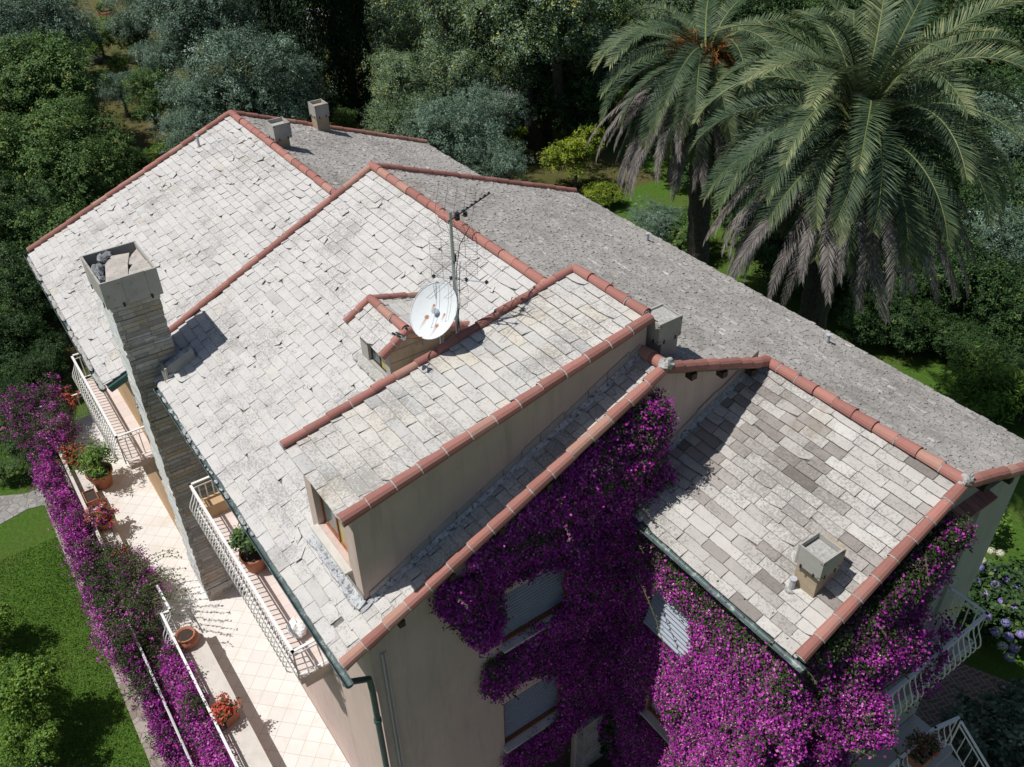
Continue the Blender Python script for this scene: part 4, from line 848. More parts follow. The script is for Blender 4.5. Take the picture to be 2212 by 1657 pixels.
SPEC = {  # trees are built at a real size, then scaled a little
 'olive': dict(R=2.7, hc=3.7, nb=30, ncl=1500, per=20, sig=.12, L=.15, W=.045, mats=['olive'], r0=.26, inner=.5, flat=.85),
 'olive_yellow': dict(R=2.9, hc=4.0, nb=30, ncl=1600, per=19, sig=.13, L=.15, W=.058, mats=['olive', 'olive_y'], mip=[.5, .5], r0=.28, inner=.5, flat=.95),
 'oak': dict(R=3.0, hc=3.9, nb=32, ncl=1500, per=18, sig=.14, L=.17, W=.10, mats=['oak'], r0=.22, inner=.6, flat=1.15),
 'bay': dict(R=2.8, hc=3.7, nb=32, ncl=1500, per=19, sig=.13, L=.16, W=.085, mats=['oak_left'], r0=.16, inner=.55, flat=1.15),
 'citrus': dict(R=1.5, hc=2.0, nb=14, ncl=480, per=20, sig=.10, L=.13, W=.065, mats=['bright'], r0=.10, inner=.5, flat=.9),
 'lemon': dict(R=1.5, hc=2.0, nb=14, ncl=480, per=21, sig=.10, L=.12, W=.06, mats=['lime'], r0=.10, inner=.45, flat=.9),
}
def proto(kind, v):
    if (kind, v) in PROTO: return PROTO[(kind, v)]
    s = SPEC[kind]; sd = hash_(kind)+v*17
    B = tree_blobs(s['R'], s['hc'], s['nb'], sd, s['flat']); P = blob_points(B, s['ncl'], sd, s['inner']); nb_ = blob_points.n
    me = clump_leaves('crown', P, s['sig']*np.random.default_rng(sd).uniform(.6, 1.35, len(P)), s['per'], s['L'], s['W'], s['mats'], sd, mi_p=s.get('mip'), nrm=nb_, droop=.25)
    tr = trunk_mesh(s['R'], s['hc'], B, s['r0'], sd, nl=9)
    PROTO[(kind, v)] = (me, tr); return PROTO[(kind, v)]
def hash_(s): return sum(ord(c)*(i+3) for i, c in enumerate(s)) % 997
TREE_N = [0]
def tree(kind, px, py, rpx, label, cat='tree', name=None, group=None, zc=None, sq=1., hs=1., v=None, trunk=True):
    """crown centre seen at px,py with a radius of rpx"""
    s = SPEC[kind]; TREE_N[0] += 1; v = TREE_N[0] % 4 if v is None else v
    rpx *= {'olive': 1.2 if px > 400 and py > 120 else 1., 'olive_yellow': 1.15}.get(kind, 1.)
    hc = zc or s['hc']*hs; p = G(px, py, hc); dist = (p-Vector((0, 0, H))).length; R = rpx*dist/FPX; k = R/s['R']
    if zc is None:                                        # taller trees are bigger trees
        for _ in range(6): hc = s['hc']*k*hs; p = G(px, py, hc); dist = (p-Vector((0, 0, H))).length; k = rpx*dist/FPX/s['R']
    o = thing(name or kind+'_tree', (p.x, p.y, 0), label, cat, group); me, tr = proto(kind, v)
    o.rotation_euler = (0, 0, random.uniform(0, 6.28)); o.scale = (k*sq, k*sq, hc/s['hc'])
    for nm, m_ in (('crown', me), ('trunk', tr)):
        if nm == 'trunk' and not trunk: continue
        c = bpy.data.objects.new(nm, m_); COL.objects.link(c); c.parent = o
    return o
GO, GE = 'silvery olive trees behind the villa', 'dark evergreen trees around the garden'
T = tree
# far lawn, top left
T('olive', 50, 45, 95, 'silvery olive tree at the far top left corner of the garden', group=GO)
T('olive', 140, 75, 62, 'olive tree with a forked grey trunk leaning over the lawn beside the gravel road', group=GO)
T('olive', 20, 120, 70, 'pale olive tree rising behind the evergreens at the left edge', group=GO)
T('olive', 345, 140, 52, 'small olive with a twisted pale trunk standing alone on the dry lawn', group=GO)
T('olive', 395, 50, 85, 'broad olive crown over two thick trunks at the far lawn', group=GO, hs=1.25)
T('olive', 470, 40, 80, 'olive crown reaching over the flared root beside the urn planter', group=GO, hs=1.3)
T('olive', 300, 30, 55, 'olive crown on the far side of the gravel road', group=GO, hs=1.2)
T('olive', 545, 185, 92, 'large grey green olive right behind the far roof corner', group=GO)
T('olive', 455, 225, 72, 'olive bush spreading left of the roof ridge end', group=GO)
T('olive', 615, 205, 66, 'silver olive against the dark cypress', group=GO)
T('olive', 420, 300, 55, 'low olive crown touching the edge of the far roof', group=GO)
T('bay', 283, 75, 38, 'dark rounded fruit tree on the far lawn between two olives', name='fruit_tree')
T('citrus', 212, 78, 34, 'small leafy citrus tree casting a round shadow by the gravel road', name='citrus_tree')
T('citrus', 253, 140, 20, 'tiny bright citrus growing out of a square raised bed', name='citrus_tree')
T('bay', 205, 110, 16, 'dark little shrub beside the leaning olive trunk', 'shrub', name='shrub', trunk=False)
T('bay', 320, 205, 46, 'round crowned tree on dark crooked limbs at the lawn edge', name='fruit_tree')
T('olive', 262, 195, 38, 'leaning olive with a heavy bent trunk beside the evergreens', group=GO)
# left evergreens
for x, y, r, l, k in ((95, 215, 95, 'tall evergreen with yellow green tips nearest the top left', 'bay'), (30, 250, 80, 'dense evergreen at the left edge below the olives', 'bay'), (175, 300, 78, 'evergreen crown next to the leaning olive', 'bay'),
    (55, 370, 95, 'shaded evergreen at the left edge halfway down', 'bay'), (160, 410, 80, 'dark evergreen just left of the far roof verge', 'bay'), (230, 360, 50, 'evergreen branch cluster overhanging the garden path', 'bay'),
    (40, 500, 85, 'thin evergreen with bare twigs at the left edge', 'oak'), (60, 620, 70, 'gloomy evergreen behind the stone chimney side', 'oak'), (10, 740, 60, 'dark evergreen below the leaf litter patch', 'oak'), (110, 500, 52, 'sparse evergreen whose trunks show against the lawn', 'oak'),
    (90, 800, 45, 'dark shrub in the shade left of the far balcony', 'oak'), (20, 880, 50, 'dark laurel at the left edge above the roses', 'oak')):
    T(k, x, y, r, l, group=GE, name='evergreen_tree')
T('bay', 378, 318, 26, 'light green bush peeking over the far roof verge', 'shrub', name='shrub', trunk=False)
T('citrus', 335, 335, 24, 'bright sprig of shrub beside the far verge tiles', 'shrub', name='shrub', trunk=False)
T('bay', 300, 345, 24, 'grassy green shrub below the leaning trunk', 'shrub', name='shrub', trunk=False)
# behind the roof
T('bay', 745, 262, 24, 'feathery green bush behind the second far chimney', 'shrub', name='shrub', trunk=False)
T('bay', 560, 262, 24, 'green bush top behind the far ridge end', 'shrub', name='shrub', trunk=False)
T('olive', 855, 105, 48, 'narrow silver olive rising in front of the dark cypress', group=GO, hs=1.2)
T('bay', 870, 60, 58, 'glossy dark evergreen behind the narrow silver olive', group=GE, name='evergreen_tree')
T('oak', 800, 40, 60, 'black green evergreen filling the gap right of the cypress', group=GE, name='evergreen_tree')
GY = 'yellowing olives beyond the right roof slope'
T('olive_yellow', 890, 195, 78, 'yellow flecked olive beyond the two far chimneys', group=GY)
T('olive_yellow', 990, 170, 82, 'broad yellow flecked olive in front of the dark trunks', group=GY)
T('olive_yellow', 860, 275, 62, 'lower olive crown spilling toward the grey roof', group=GY)
T('olive', 985, 300, 82, 'full olive crown right above the grey roof eave', group=GY)
T('olive', 1060, 250, 62, 'olive crown left of the two dark leaning trunks', group=GY)
T('olive', 1065, 365, 58, 'drooping olive at the end of the middle verge tiles', group=GY)
T('olive_yellow', 1010, 60, 95, 'bronze tinted tree crown high above the parked car', group=GY, hs=1.4)
T('olive_yellow', 1130, 75, 90, 'bronze green crown carried by the two dark trunks', group=GY, hs=1.5)
T('bay', 1240, 90, 95, 'fine leaved tree left of the smaller palm', group=GE, name='evergreen_tree', hs=1.3)
T('bay', 1320, 40, 70, 'pale tipped tree behind the smaller palm fronds', group=GE, name='evergreen_tree', hs=1.3)
T('oak', 1250, 210, 80, 'shady evergreen beneath the smaller palm on its left', group=GE, name='evergreen_tree')
T('oak', 1180, 215, 50, 'dark hedge like evergreen right of the twin trunks', group=GE, name='evergreen_tree')
T('lemon', 1100, 305, 30, 'lime green citrus with a crooked stem near the twin trunks', name='citrus_tree', hs=1.1)
T('lemon', 1245, 335, 56, 'wide lime green citrus tree on the shady lawn', name='citrus_tree')
T('lemon', 1303, 420, 40, 'brilliant yellow green bush on the lawn by the roof eave', 'shrub', name='shrub', trunk=False, hs=.6)
T('olive', 1425, 480, 52, 'grey green shrub below the hanging fronds of the smaller palm', 'shrub', name='shrub', hs=.7, trunk=False)
T('bay', 1480, 500, 60, 'ivy dark shrub at the foot of the smaller palm', 'shrub', name='shrub', hs=.7, trunk=False)
# behind and right of the palms
for x, y, r, l, k in ((1400, 20, 75, 'evergreen crown between the palm tops and the frame', 'oak'), (1500, 60, 80, 'black evergreen directly behind the smaller palm', 'oak'), (1640, 40, 80, 'black evergreen between the two palms', 'oak'), (1700, 200, 95, 'black evergreen behind the bigger palm, left half', 'oak'), (1850, 60, 95, 'black evergreen behind the top of the bigger palm', 'oak'),
    (2000, 140, 90, 'dark conifer like crown right of the bigger palm', 'oak'), (2100, 130, 62, 'deep green feathery tree below the far house', 'bay'), (2185, 180, 60, 'evergreen at the right edge under the far house', 'bay'),
    (1950, 330, 100, 'dark tree behind the right side fronds', 'oak'), (1560, 330, 95, 'dark tree behind the smaller palm trunk', 'oak'), (1800, 420, 100, 'dark tree behind the bigger palm trunk', 'oak'), (2040, 480, 70, 'dark shrub mass right of the hanging dry fronds', 'bay'), (2070, 620, 85, 'shaded evergreen shrubs beyond the grey roof', 'oak'), (1900, 660, 60, 'shaded shrub behind the bigger palm trunk', 'oak'), (2200, 700, 70, 'dark shrubs at the right edge above the oleander', 'oak')):
    T(k, x, y, r, l, group=GE, name='evergreen_tree')
T('olive', 2150, 330, 88, 'grey green willowy olive at the right edge', group=GO)
T('olive', 2200, 420, 60, 'olive crown at the right frame edge, middle height', group=GO)
T('olive', 2190, 560, 78, 'silvery olive at the right frame edge, lowest of three', group=GO)
T('olive', 2080, 250, 60, 'olive crown behind the right tips of the bigger palm', group=GO)
T('citrus', 2010, 560, 42, 'bright green bush left of the silvery olive', 'shrub', name='shrub', hs=.8)
T('citrus', 1930, 590, 36, 'sunlit broad leaved shrub under the dry fronds', 'shrub', name='shrub', hs=.8)
T('bay', 1850, 590, 40, 'mid green shrub behind the dry palm fronds', 'shrub', name='shrub', hs=.7)
T('citrus', 2205, 640, 26, 'small bright shrub at the right edge', 'shrub', name='shrub', hs=.7)
T('citrus', 2195, 985, 24, 'bright sprig of shrub beside the right roof corner', 'shrub', name='shrub', hs=.7)
def fill(kind, poly, n, r0, r1, label, group, seed, mind=42, name='evergreen_tree', hs=1., cat='tree'):
    rr = random.Random(seed); P = []; k = 0
    xs = [p[0] for p in poly]; ys = [p[1] for p in poly]
    while len(P) < n and k < 4000:
        k += 1; x, y = rr.uniform(min(xs), max(xs)), rr.uniform(min(ys), max(ys)); c = False; j = len(poly)-1
        for i in range(len(poly)):
            if (poly[i][1] > y) != (poly[j][1] > y) and x < (poly[j][0]-poly[i][0])*(y-poly[i][1])/(poly[j][1]-poly[i][1])+poly[i][0]: c = not c
            j = i
        if c and all((x-a)**2+(y-b_)**2 > mind**2 for a, b_ in P): P.append((x, y))
    for x, y in P: T(kind, x, y, rr.uniform(r0, r1), label, cat, group=group, name=name, hs=hs)
fill('oak', [(1420, 20), (2230, 20), (2230, 760), (2100, 740), (1900, 600), (1640, 560), (1500, 380), (1380, 150)], 34, 62, 92, 'dark evergreen in the deep shade behind the date palms', 'dark evergreens massed behind the date palms', 5, 78)
fill('oak', [(1700, 640), (2230, 640), (2230, 880), (2080, 800), (1900, 720), (1760, 690)], 12, 45, 66, 'nearly black shrub in the shade just beyond the grey roof eave', 'black shrubs along the shaded right side', 6, 50, 'shrub', .8, 'shrub')
fill('olive_yellow', [(780, -40), (1420, -40), (1420, 120), (1180, 130), (1000, 90), (800, 60)], 13, 62, 90, 'evergreen in the hazy green band along the top of the garden', 'evergreens along the top of the garden', 7, 70, hs=1.2)
fill('bay', [(-60, 190), (100, 190), (190, 330), (150, 470), (100, 640), (-60, 700)], 15, 52, 78, 'evergreen of the dense stand along the left edge', 'dense evergreens along the left edge', 8, 62)
fill('oak', [(-60, 640), (60, 640), (130, 780), (150, 860), (60, 900), (-60, 900)], 10, 40, 60, 'black green shrub in the shade left of the far terrace', 'black shrubs left of the far terrace', 9, 45, 'shrub', .8, 'shrub')
# near left
T('citrus', 30, 1490, 78, 'lime green young tree on the lawn at the bottom left corner', name='citrus_tree', sq=.9)
T('citrus', 60, 1610, 62, 'lower lime green crown at the bottom left corner', name='citrus_tree')
T('citrus', -25, 1350, 50, 'bright branch of a tree coming in from the left edge', name='citrus_tree')
T('bay', 22, 1012, 34, 'rose bush with red flowers at the left edge beside the stone path', 'shrub', name='rose_bush', trunk=False, hs=.6)
T('bay', 40, 925, 44, 'dark green bush left of the bougainvillea', 'shrub', name='shrub', trunk=False, hs=.6)
T('oak', 60, 960, 40, 'nearly black bush at the foot of the terrace end', 'shrub', name='shrub', trunk=False, hs=.6)
# cypress columns
def cypress(px, py, rpx, h, label):
    p = G(px, py, 0); d = (p-Vector((0, 0, H))).length; R = rpx*d/FPX; r = np.random.default_rng(int(px)); n = 3600
    z = r.random(n)**.8*h; rad = R*np.clip(1.05-(z/h)**2.2, .05, 1)*(.82+.25*r.random(n)); lob = 1+.13*np.sin(7*r.permutation(n)*0+z*.9)
    a = r.random(n)*2*pi; rad *= (1+.16*np.sin(a*5+z*.7))*lob*.93; P = np.stack([rad*np.cos(a), rad*np.sin(a), z+.2], 1)
    o = thing('cypress_tree', (p.x, p.y, 0), label, 'tree', 'dark cypresses behind the villa'); k = len(P)
    Pn = np.repeat(P, 16, 0)+r.normal(size=(k*16, 3))*np.array([.10, .10, .24]); Nn = unit(np.repeat(np.stack([np.cos(a), np.sin(a), a*0+.3], 1), 16, 0)+r.normal(size=(k*16, 3))*.5)
    D = unit(np.cross(np.cross(Nn, np.array([0, 0, 1.])), Nn)+r.normal(size=(k*16, 3))*.3)
    t = .45+.25*r.normal(size=k*16)+np.repeat(.2*r.normal(size=k), 16)
    me = quads_mesh('crown', Pn, D, Nn, .20, .07, t, 0, ['cypress']); c = bpy.data.objects.new('crown', me); COL.objects.link(c); c.parent = o
    b = MB(); b.tube([(0, 0, 0), (0, 0, h*.8)], [.22, .05], 8); q = b.build('trunk', ['bark']); q.parent = o
cypress(640, 232, 44, 17, 'dark cypress, nearest the silvery olive'); cypress(712, 262, 56, 19, 'tallest black green cypress behind the two far chimneys'); cypress(772, 250, 40, 17, 'dark cypress on the right of the group'); cypress(590, 150, 36, 16, 'cypress furthest back beside the wooden bench')
# the two dark leaning trunks and other bare trunks
def bare(pts, r, label, cat='tree trunk', name='tree_trunk'):
    b = MB(); b.tube(pts, r, 10); tag(b.build(name, ['palmbark'], smooth=True), label, cat)
for (dx, dy, r0, R_, hc_, l_, v_) in ((0, 0, .5, 1.25, 8.4, 'tall bronze green tree on a dark trunk leaning left, beyond the grey roof', 1), (1.1, .9, .45, 1.15, 8.0, 'tall bronze green tree on the upright dark trunk next to the leaning one', 2)):
    p0 = G(1160, 318); o = thing('tall_tree', (p0.x+dx, p0.y+dy, 0), l_, 'tree'); me, tr = proto('olive_yellow', v_)
    c = bpy.data.objects.new('crown', me); COL.objects.link(c); c.parent = o; c.scale = (R_, R_, R_); c.location = (-1.2+dx, -.5, hc_-4.0*R_)
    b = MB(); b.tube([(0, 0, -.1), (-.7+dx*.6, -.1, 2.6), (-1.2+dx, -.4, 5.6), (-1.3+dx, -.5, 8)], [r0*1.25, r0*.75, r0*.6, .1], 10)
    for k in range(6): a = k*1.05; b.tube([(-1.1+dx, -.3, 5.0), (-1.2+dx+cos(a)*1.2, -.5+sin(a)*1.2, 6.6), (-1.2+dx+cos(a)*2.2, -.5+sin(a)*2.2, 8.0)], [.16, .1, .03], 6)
    c = b.build('trunk', ['palmbark'], smooth=True); c.parent = o  # darker palm bark borrowed here, its colour standing in for canopy shade
# ------------------------------------------------------------------ bougainvillea
def in_poly(x, y, poly):
    n = len(poly); r = np.zeros(len(x), bool); j = n-1
    for i in range(n):
        xi, yi = poly[i]; xj, yj = poly[j]
        c = ((yi > y) != (yj > y)) & (x < (xj-xi)*(y-yi)/((yj-yi)+1e-12)+xi); r ^= c; j = i
    return r
def lumpy(u, v, s, seed):
    r = np.random.default_rng(seed); t = 0
    for k in range(5):
        a, b, p = r.normal()*s*(1+.6*k), r.normal()*s*(1+.6*k), r.random()*6.28; t = t+np.sin(a*u+b*v+p)/(1+.5*k)
    return t/2.2
def boug_mesh(name, C, seed, green, per=26, sig=.05, L=.048, dot=.03, nrm=None):
    """C clump centres; green 0..1 chance that a clump is leafy instead of flowering"""
    r = np.random.default_rng(seed); n = len(C); k = n*per; idx = np.repeat(np.arange(n), per)
    P = C[idx]+r.normal(size=(k, 3))*sig*r.uniform(.6, 1.5, n)[idx][:, None]
    isg = (r.random(n) < green)[idx]; u = r.random(k); mi = np.where(isg, np.where(u < .95, 1, 0), np.where(u < .13, 1, np.where(u < .13+dot, 2, 0)))
    Nn = r.normal(size=(k, 3)); Nn[:, 2] = np.abs(Nn[:, 2])+.35
    if nrm is not None: Nn += nrm[idx]*.9
    Nn = unit(Nn); D = unit(np.cross(Nn, r.normal(size=(k, 3)))); s = r.uniform(.7, 1.2, k); Ls = np.where(mi == 2, L*.5, L)*s; Ws = np.where(mi == 1, L*.5, np.where(mi == 2, L*.5, L*.82))*s
    lf = lumpy(C[:, 0]+C[:, 1], C[:, 2]+.3*C[:, 0], 2.2, seed+7); t = .48+(r.normal(size=n)*.16+.16*lf)[idx]+r.normal(size=k)*.2
    return quads_mesh(name, P, D, Nn, Ls, Ws, t, mi, ['bract', 'boug_leaf', 'bract_dot'], fold=.25)
def sprig(b, A, d, ln, seed, mats=(0, 1), leaf=.05, n=26, sag=.5, flower=0):
    """a thin shoot with small leaves added to builder b"""
    r = random.Random(seed); A = Vector(A); d = Vector(d).normalized(); pts = []
    for k in range(9):
        t = k/8; pts.append(A+d*ln*t+Vector((0, 0, -sag*ln*t*t*.5))+Vector((r.uniform(-.02, .02), r.uniform(-.02, .02), r.uniform(-.02, .02)))*ln)
    b.tube(pts, [.009*(1-.7*k/8) for k in range(9)], 4, mats[0])
    for k in range(n):
        t = (k+.5)/n*8; i = int(t); p = pts[i].lerp(pts[min(i+1, 8)], t-i); a = Vector((r.gauss(0, 1), r.gauss(0, 1), r.gauss(0, .6))).normalized(); c = a.cross(Vector((0, 0, 1))).normalized()
        l = leaf*r.uniform(.7, 1.3); q = p+a*l; m_ = mats[1] if r.random() > flower else mats[1]+1
        b.poly([p, p+a*l*.5+c*l*.3, q, p+a*l*.5-c*l*.3], m_, r.random())
def plant_box(n, seed, poly, holes=()):
    r = np.random.default_rng(seed); P = np.array(poly); lo, hi = P.min(0), P.max(0); U = lo+(hi-lo)*r.random((n*3, 2)); k = in_poly(U[:, 0], U[:, 1], poly)
    for h in holes: k &= ~in_poly(U[:, 0], U[:, 1], h)
    return U[k]
GBO = 'bougainvilleas climbing on and around the villa'
# on the shaded gable wall
PB = [(8.3, 12.15), (7.96, 12.2), (7.1, 11.75), (6.35, 11.35), (5.78, 11.12), (5.0, 10.86), (4.83, 10.62), (4.59, 10.62), (4.8, 10.11), (4.47, 10.21), (4.16, 10.29), (4.03, 9.85), (4.3, 9.43), (4.52, 8.74), (4.86, 8.22), (5.12, 8.21), (5.28, 8.75), (5.2, 9.39), (5.59, 9.44), (6.06, 9.36), (6.55, 9.15), (6.69, 8.2), (6.33, 7.85), (5.77, 7.85), (5.28, 7.63), (4.89, 7.66), (4.76, 7.14), (5.01, 6.77), (5.36, 6.88), (5.88, 6.6), (6.42, 6.35), (6.6, 5.4), (6.58, 4.9), (6.22, 4.65), (5.55, 4.60), (5.1, 4.35), (5.65, 3.66), (6.36, 3.73), (7.09, 4.12), (7.41, 4.5), (7.55, 3.2), (8.05, 2.6), (8.05, 9.9), (8.5, 10.3)]
U = plant_box(5200, 1, PB); r = np.random.default_rng(2)
d = .06+(.30*np.clip(lumpy(U[:, 0], U[:, 1], 1.5, 4)*.5+.5, .1, 1)+.13*np.clip(lumpy(U[:, 0], U[:, 1], 6.5, 41), -.6, 1))*r.random(len(U))**.35; d = np.clip(d, .03, 1); ed = np.clip((U[:, 0]-7.2)/.9, 0, 1)*.3
C = np.stack([XW+d+ed*r.random(len(U)), U[:, 0]+r.normal(size=len(U))*.03, U[:, 1]], 1)
bo = thing('bougainvillea', (-7.9, 7.8, 0), 'shaded purple bougainvillea covering the gable wall between the two shuttered windows', 'climbing plant', GBO)
gm = np.clip(.24+.5*(lumpy(U[:, 0], U[:, 1], 1.1, 9) > .75)+.25*((U[:, 1] > 10.6) & (U[:, 0] > 7)), 0, 1)
o = link('foliage', boug_mesh('foliage', C, 5, gm, nrm=np.tile([1., 0, 0], (len(C), 1))), bo)
b = MB(); r_ = random.Random(3)
for k in range(9):
    y = 7.6+r_.uniform(-.3, .3); b.tube([(XW+.06, y, 0), (XW+.05, y+r_.uniform(-.2, .2), 3), (XW+.06, y, 6), (XW+.06, y-r_.uniform(0, .5), 8.5), (XW+.06, y-r_.uniform(0, 2.), 10.3)], [.04, .03, .025, .015, .008], 5)
b.build('stem', ['stem'], bo)
for k in range(22): b = MB(); i = r_.randrange(len(C)); sprig(b, C[i], (1, r_.uniform(-.8, .8), r_.uniform(-.2, .9)), r_.uniform(.25, .6), k, flower=.3); b.build('shoot', ['stem', 'boug_leaf', 'bract'], bo)
# wrapped round the wing
bo = thing('bougainvillea', (-4.5, 7.6, 0), 'huge sunlit magenta bougainvillea wrapped around the corner of the wing under its gutter', 'climbing plant', GBO)
PL = [(-8.06, 2.0), (-8.06, 9.85), (-4.35, 9.85), (-4.35, 2.0)]; HL = [[(-7.35, 7.30), (-7.35, 8.6), (-6.25, 8.6), (-6.05, 7.9), (-6.2, 7.30)], [(-7.2, 4.4), (-7.2, 5.9), (-6.4, 5.9), (-6.0, 5.2), (-5.9, 4.4)]]
U = plant_box(9500, 11, PL, HL); r = np.random.default_rng(12)
th = .16+.75*np.clip((9.7-U[:, 1])/5, 0, 1)*np.clip((U[:, 0]+7.6)/2.4, 0, 1); lm = np.clip(lumpy(U[:, 0], U[:, 1], 1.7, 6)*.5+.55+.30*lumpy(U[:, 0], U[:, 1], 6.5, 51), .12, 1.25)
near = np.zeros(len(U))
for h in HL:
    cx_, cy_ = np.mean(np.array(h), 0); near = np.maximum(near, np.exp(-((U[:, 0]-cx_)**2/.9+(U[:, 1]-cy_)**2/.8)))
th = th*(1-.75*near)
C1 = np.stack([U[:, 0], YWD-.08-th*lm*(.35+.65*r.random(len(U))**.5), U[:, 1]], 1)
PF = [(8.05, 2.0), (8.05, 10.0), (8.5, 10.4), (9.4, 10.85), (10.5, 11.4), (10.95, 10.8), (11.1, 9.9), (10.8, 9.1), (10.3, 8.7), (9.7, 8.3), (9.45, 7.4), (9.35, 6.2), (9.1, 5), (8.9, 2)]
V = plant_box(7200, 13, PF); vg = 9.914+(V[:, 0]-YDE)*mD-.30; V = V[V[:, 1] < vg]; vg = 9.914+(V[:, 0]-YDE)*mD-V[:, 1]; th = .42+.72*np.clip((vg-.2)/1.8, 0, 1)*np.clip((10.9-V[:, 0])/2, .3, 1); th = np.where((V[:, 1] < 8.6) & (V[:, 0] > 8.9), th*.6, th); lm = np.clip(lumpy(V[:, 0], V[:, 1], 1.8, 16)*.4+.68+.28*lumpy(V[:, 0], V[:, 1], 6.5, 52), .15, 1.2)
C2 = np.stack([XWD+.08+th*lm*(.35+.65*r.random(len(V))**.5), V[:, 0], V[:, 1]], 1)
n = 4200; z = 2+7.9*r.random(n); a = r.random(n)*pi/2; rad = (.22+.95*np.clip((9.8-z)/2.6, 0, 1))*np.clip(lumpy(a*2, z, 1.6, 21)*.35+.7+.25*lumpy(a*4, z, 6, 53), .2, 1.2)*(.4+.6*r.random(n)**.5)
C3 = np.stack([XWD+rad*np.sin(a), YWD-rad*np.cos(a), z], 1)
C = np.concatenate([C1, C2, C3]); nr_ = np.concatenate([np.tile([0, -1., 0], (len(C1), 1)), np.tile([1., 0, 0], (len(C2), 1)), np.stack([np.sin(a), -np.cos(a), a*0], 1)])
hz = lumpy(C[:, 0]*.8+C[:, 1], C[:, 2], 1.3, 31); tp = np.where(C[:, 0] > XWD, np.maximum(C[:, 1]-YDE, 0)*mD, 0)+9.9-C[:, 2]; gm = np.clip(.24+.62*np.clip((1.5-tp)/1.1, 0, 1)+.5*(hz > .62)+.25*(lumpy(C[:, 0]-C[:, 1], C[:, 2], 4., 77) > .6), 0, .93)
link('foliage', boug_mesh('foliage', C, 15, gm, nrm=nr_, dot=.09), bo)
b = MB()
for k in range(12):
    x = -5.8+r_.random()*1.2; b.tube([(x, YWD-.1, 0), (x+r_.uniform(-.3, .3), YWD-.15, 4), (x+r_.uniform(-.5, .5), YWD-.12, 8), (x+r_.uniform(-.6, .6), YWD-.1, 9.6)], [.045, .03, .02, .01], 5)
b.build('stem', ['stem'], bo)
for k in range(60): b = MB(); i = r_.randrange(len(C)); nn_ = nr_[i]; sprig(b, C[i], (nn_[0]+r_.uniform(-.6, .6), nn_[1]+r_.uniform(-.6, .6), r_.uniform(0, 1.1)), r_.uniform(.25, .65), 40+k, flower=.25); b.build('shoot', ['stem', 'boug_leaf', 'bract'], bo)
for a_ in (((-7.25, 7.55, 8.9), (1, -.15, -.75), 2.0, 99, (0, 1), .05, 40, .3), ((-3.6, 9.9, 9.6), (.2, 1, .1), 1.0, 98, (0, 1), .05, 34), ((-3.4, 9.6, 7.2), (.3, .4, -.6), 1.1, 97, (0, 1), .07, 30)): b = MB(); sprig(b, *a_); b.build('shoot', ['stem', 'boug_leaf', 'bract'], bo)
# spray hanging over the balcony rail
bo = thing('bougainvillea', (-3.6, 11.2, 6.9), 'loose wine red spray hanging over the corner balcony railing', 'climbing plant', GBO); r = np.random.default_rng(44)
Q_ = np.concatenate([np.array([-3.65, 11.05, 7.75])+r.normal(size=(46, 3))*np.array([.14, .22, .16]), np.array([-3.75, 11.5, 8.0])+r.normal(size=(16, 3))*np.array([.10, .10, .14]), np.array([-3.5, 10.95, 7.2])+r.normal(size=(22, 3))*np.array([.08, .10, .22])])
link('foliage', boug_mesh('foliage', Q_, 45, .25, per=14, sig=.045, L=.06, dot=0), bo); b = MB()
for k in range(5): b.tube([(-3.9, 10.2, 7.2), (-3.75, 10.7, 7.5), tuple(Q_[k*9])], [.012, .009, .004], 4)
b.build('stem', ['stem'], bo)
# along the terrace
def hedge(blobs, n, seed, green, label, loc, per=24, L=.05):
    bo = thing('bougainvillea', loc, label, 'climbing plant', GBO); P = blob_points(blobs, n, seed, .45)
    g_ = green(P) if callable(green) else green
    link('foliage', boug_mesh('foliage', P, seed, g_, per=per, sig=.055, L=L, dot=.08), bo); b = MB(); rr = random.Random(seed)
    for k in range(int(len(blobs)*1.2)): c = blobs[k % len(blobs)][0]; b.tube([(c[0]+rr.uniform(-.2, .2), c[1], max(0, c[2]-1.6)), (c[0]+rr.uniform(-.3, .3), c[1]+rr.uniform(-.1, .1), c[2]), (c[0]+rr.uniform(-.5, .5), c[1], c[2]+.4)], [.03, .02, .008], 5)
    b.build('stem', ['stem'], bo)
    for k in range(22): b = MB(); c = P[rr.randrange(len(P))]; sprig(b, c, (rr.uniform(-.6, 1), rr.uniform(-1, 1), rr.uniform(.3, 1.2)), rr.uniform(.25, .6), seed+k, flower=.2); b.build('shoot', ['stem', 'boug_leaf', 'bract'], bo)
    return bo
rr = random.Random(5); BL = []
x = -27.0
while x < -19.2: BL.append(((x, -.02+rr.uniform(-.08, .08), 2.75+rr.uniform(-.25, .25)+(.5 if x < -24.5 else .15)), (.50, .30+.2*(x < -24.3), .74))); x += .42
for k in range(6): BL.append(((-26.3+k*.4, .75+rr.uniform(-.2, .2), 3.75+rr.uniform(-.2, .2)), (.5, .45, .5)))
hedge(BL, 4200, 61, lambda P: np.where(P[:, 0] < -24.0, .80, .26)+.35*(lumpy(P[:, 0], P[:, 2], 1.4, 3) > .7)*(P[:, 0] > -24), 'long magenta bougainvillea hedge hanging over the far terrace parapet', (-22, .1, 0))
BL = []; x = -19.3
while x < -15.9: BL.append(((x, .18+rr.uniform(-.1, .1), 2.9+rr.uniform(-.2, .2)), (.5, .56, .85))); x += .35
for k in range(5): BL.append(((-18.2+k*.4, .72+rr.uniform(-.1, .1), 3.65), (.4, .4, .45)))
bo = hedge(BL, 3000, 71, lambda P: .93+0*P[:, 0]-.42*(P[:, 1] < -.25), 'leafy green bougainvillea with few flowers at the head of the garden stairs', (-17.5, .1, 0))
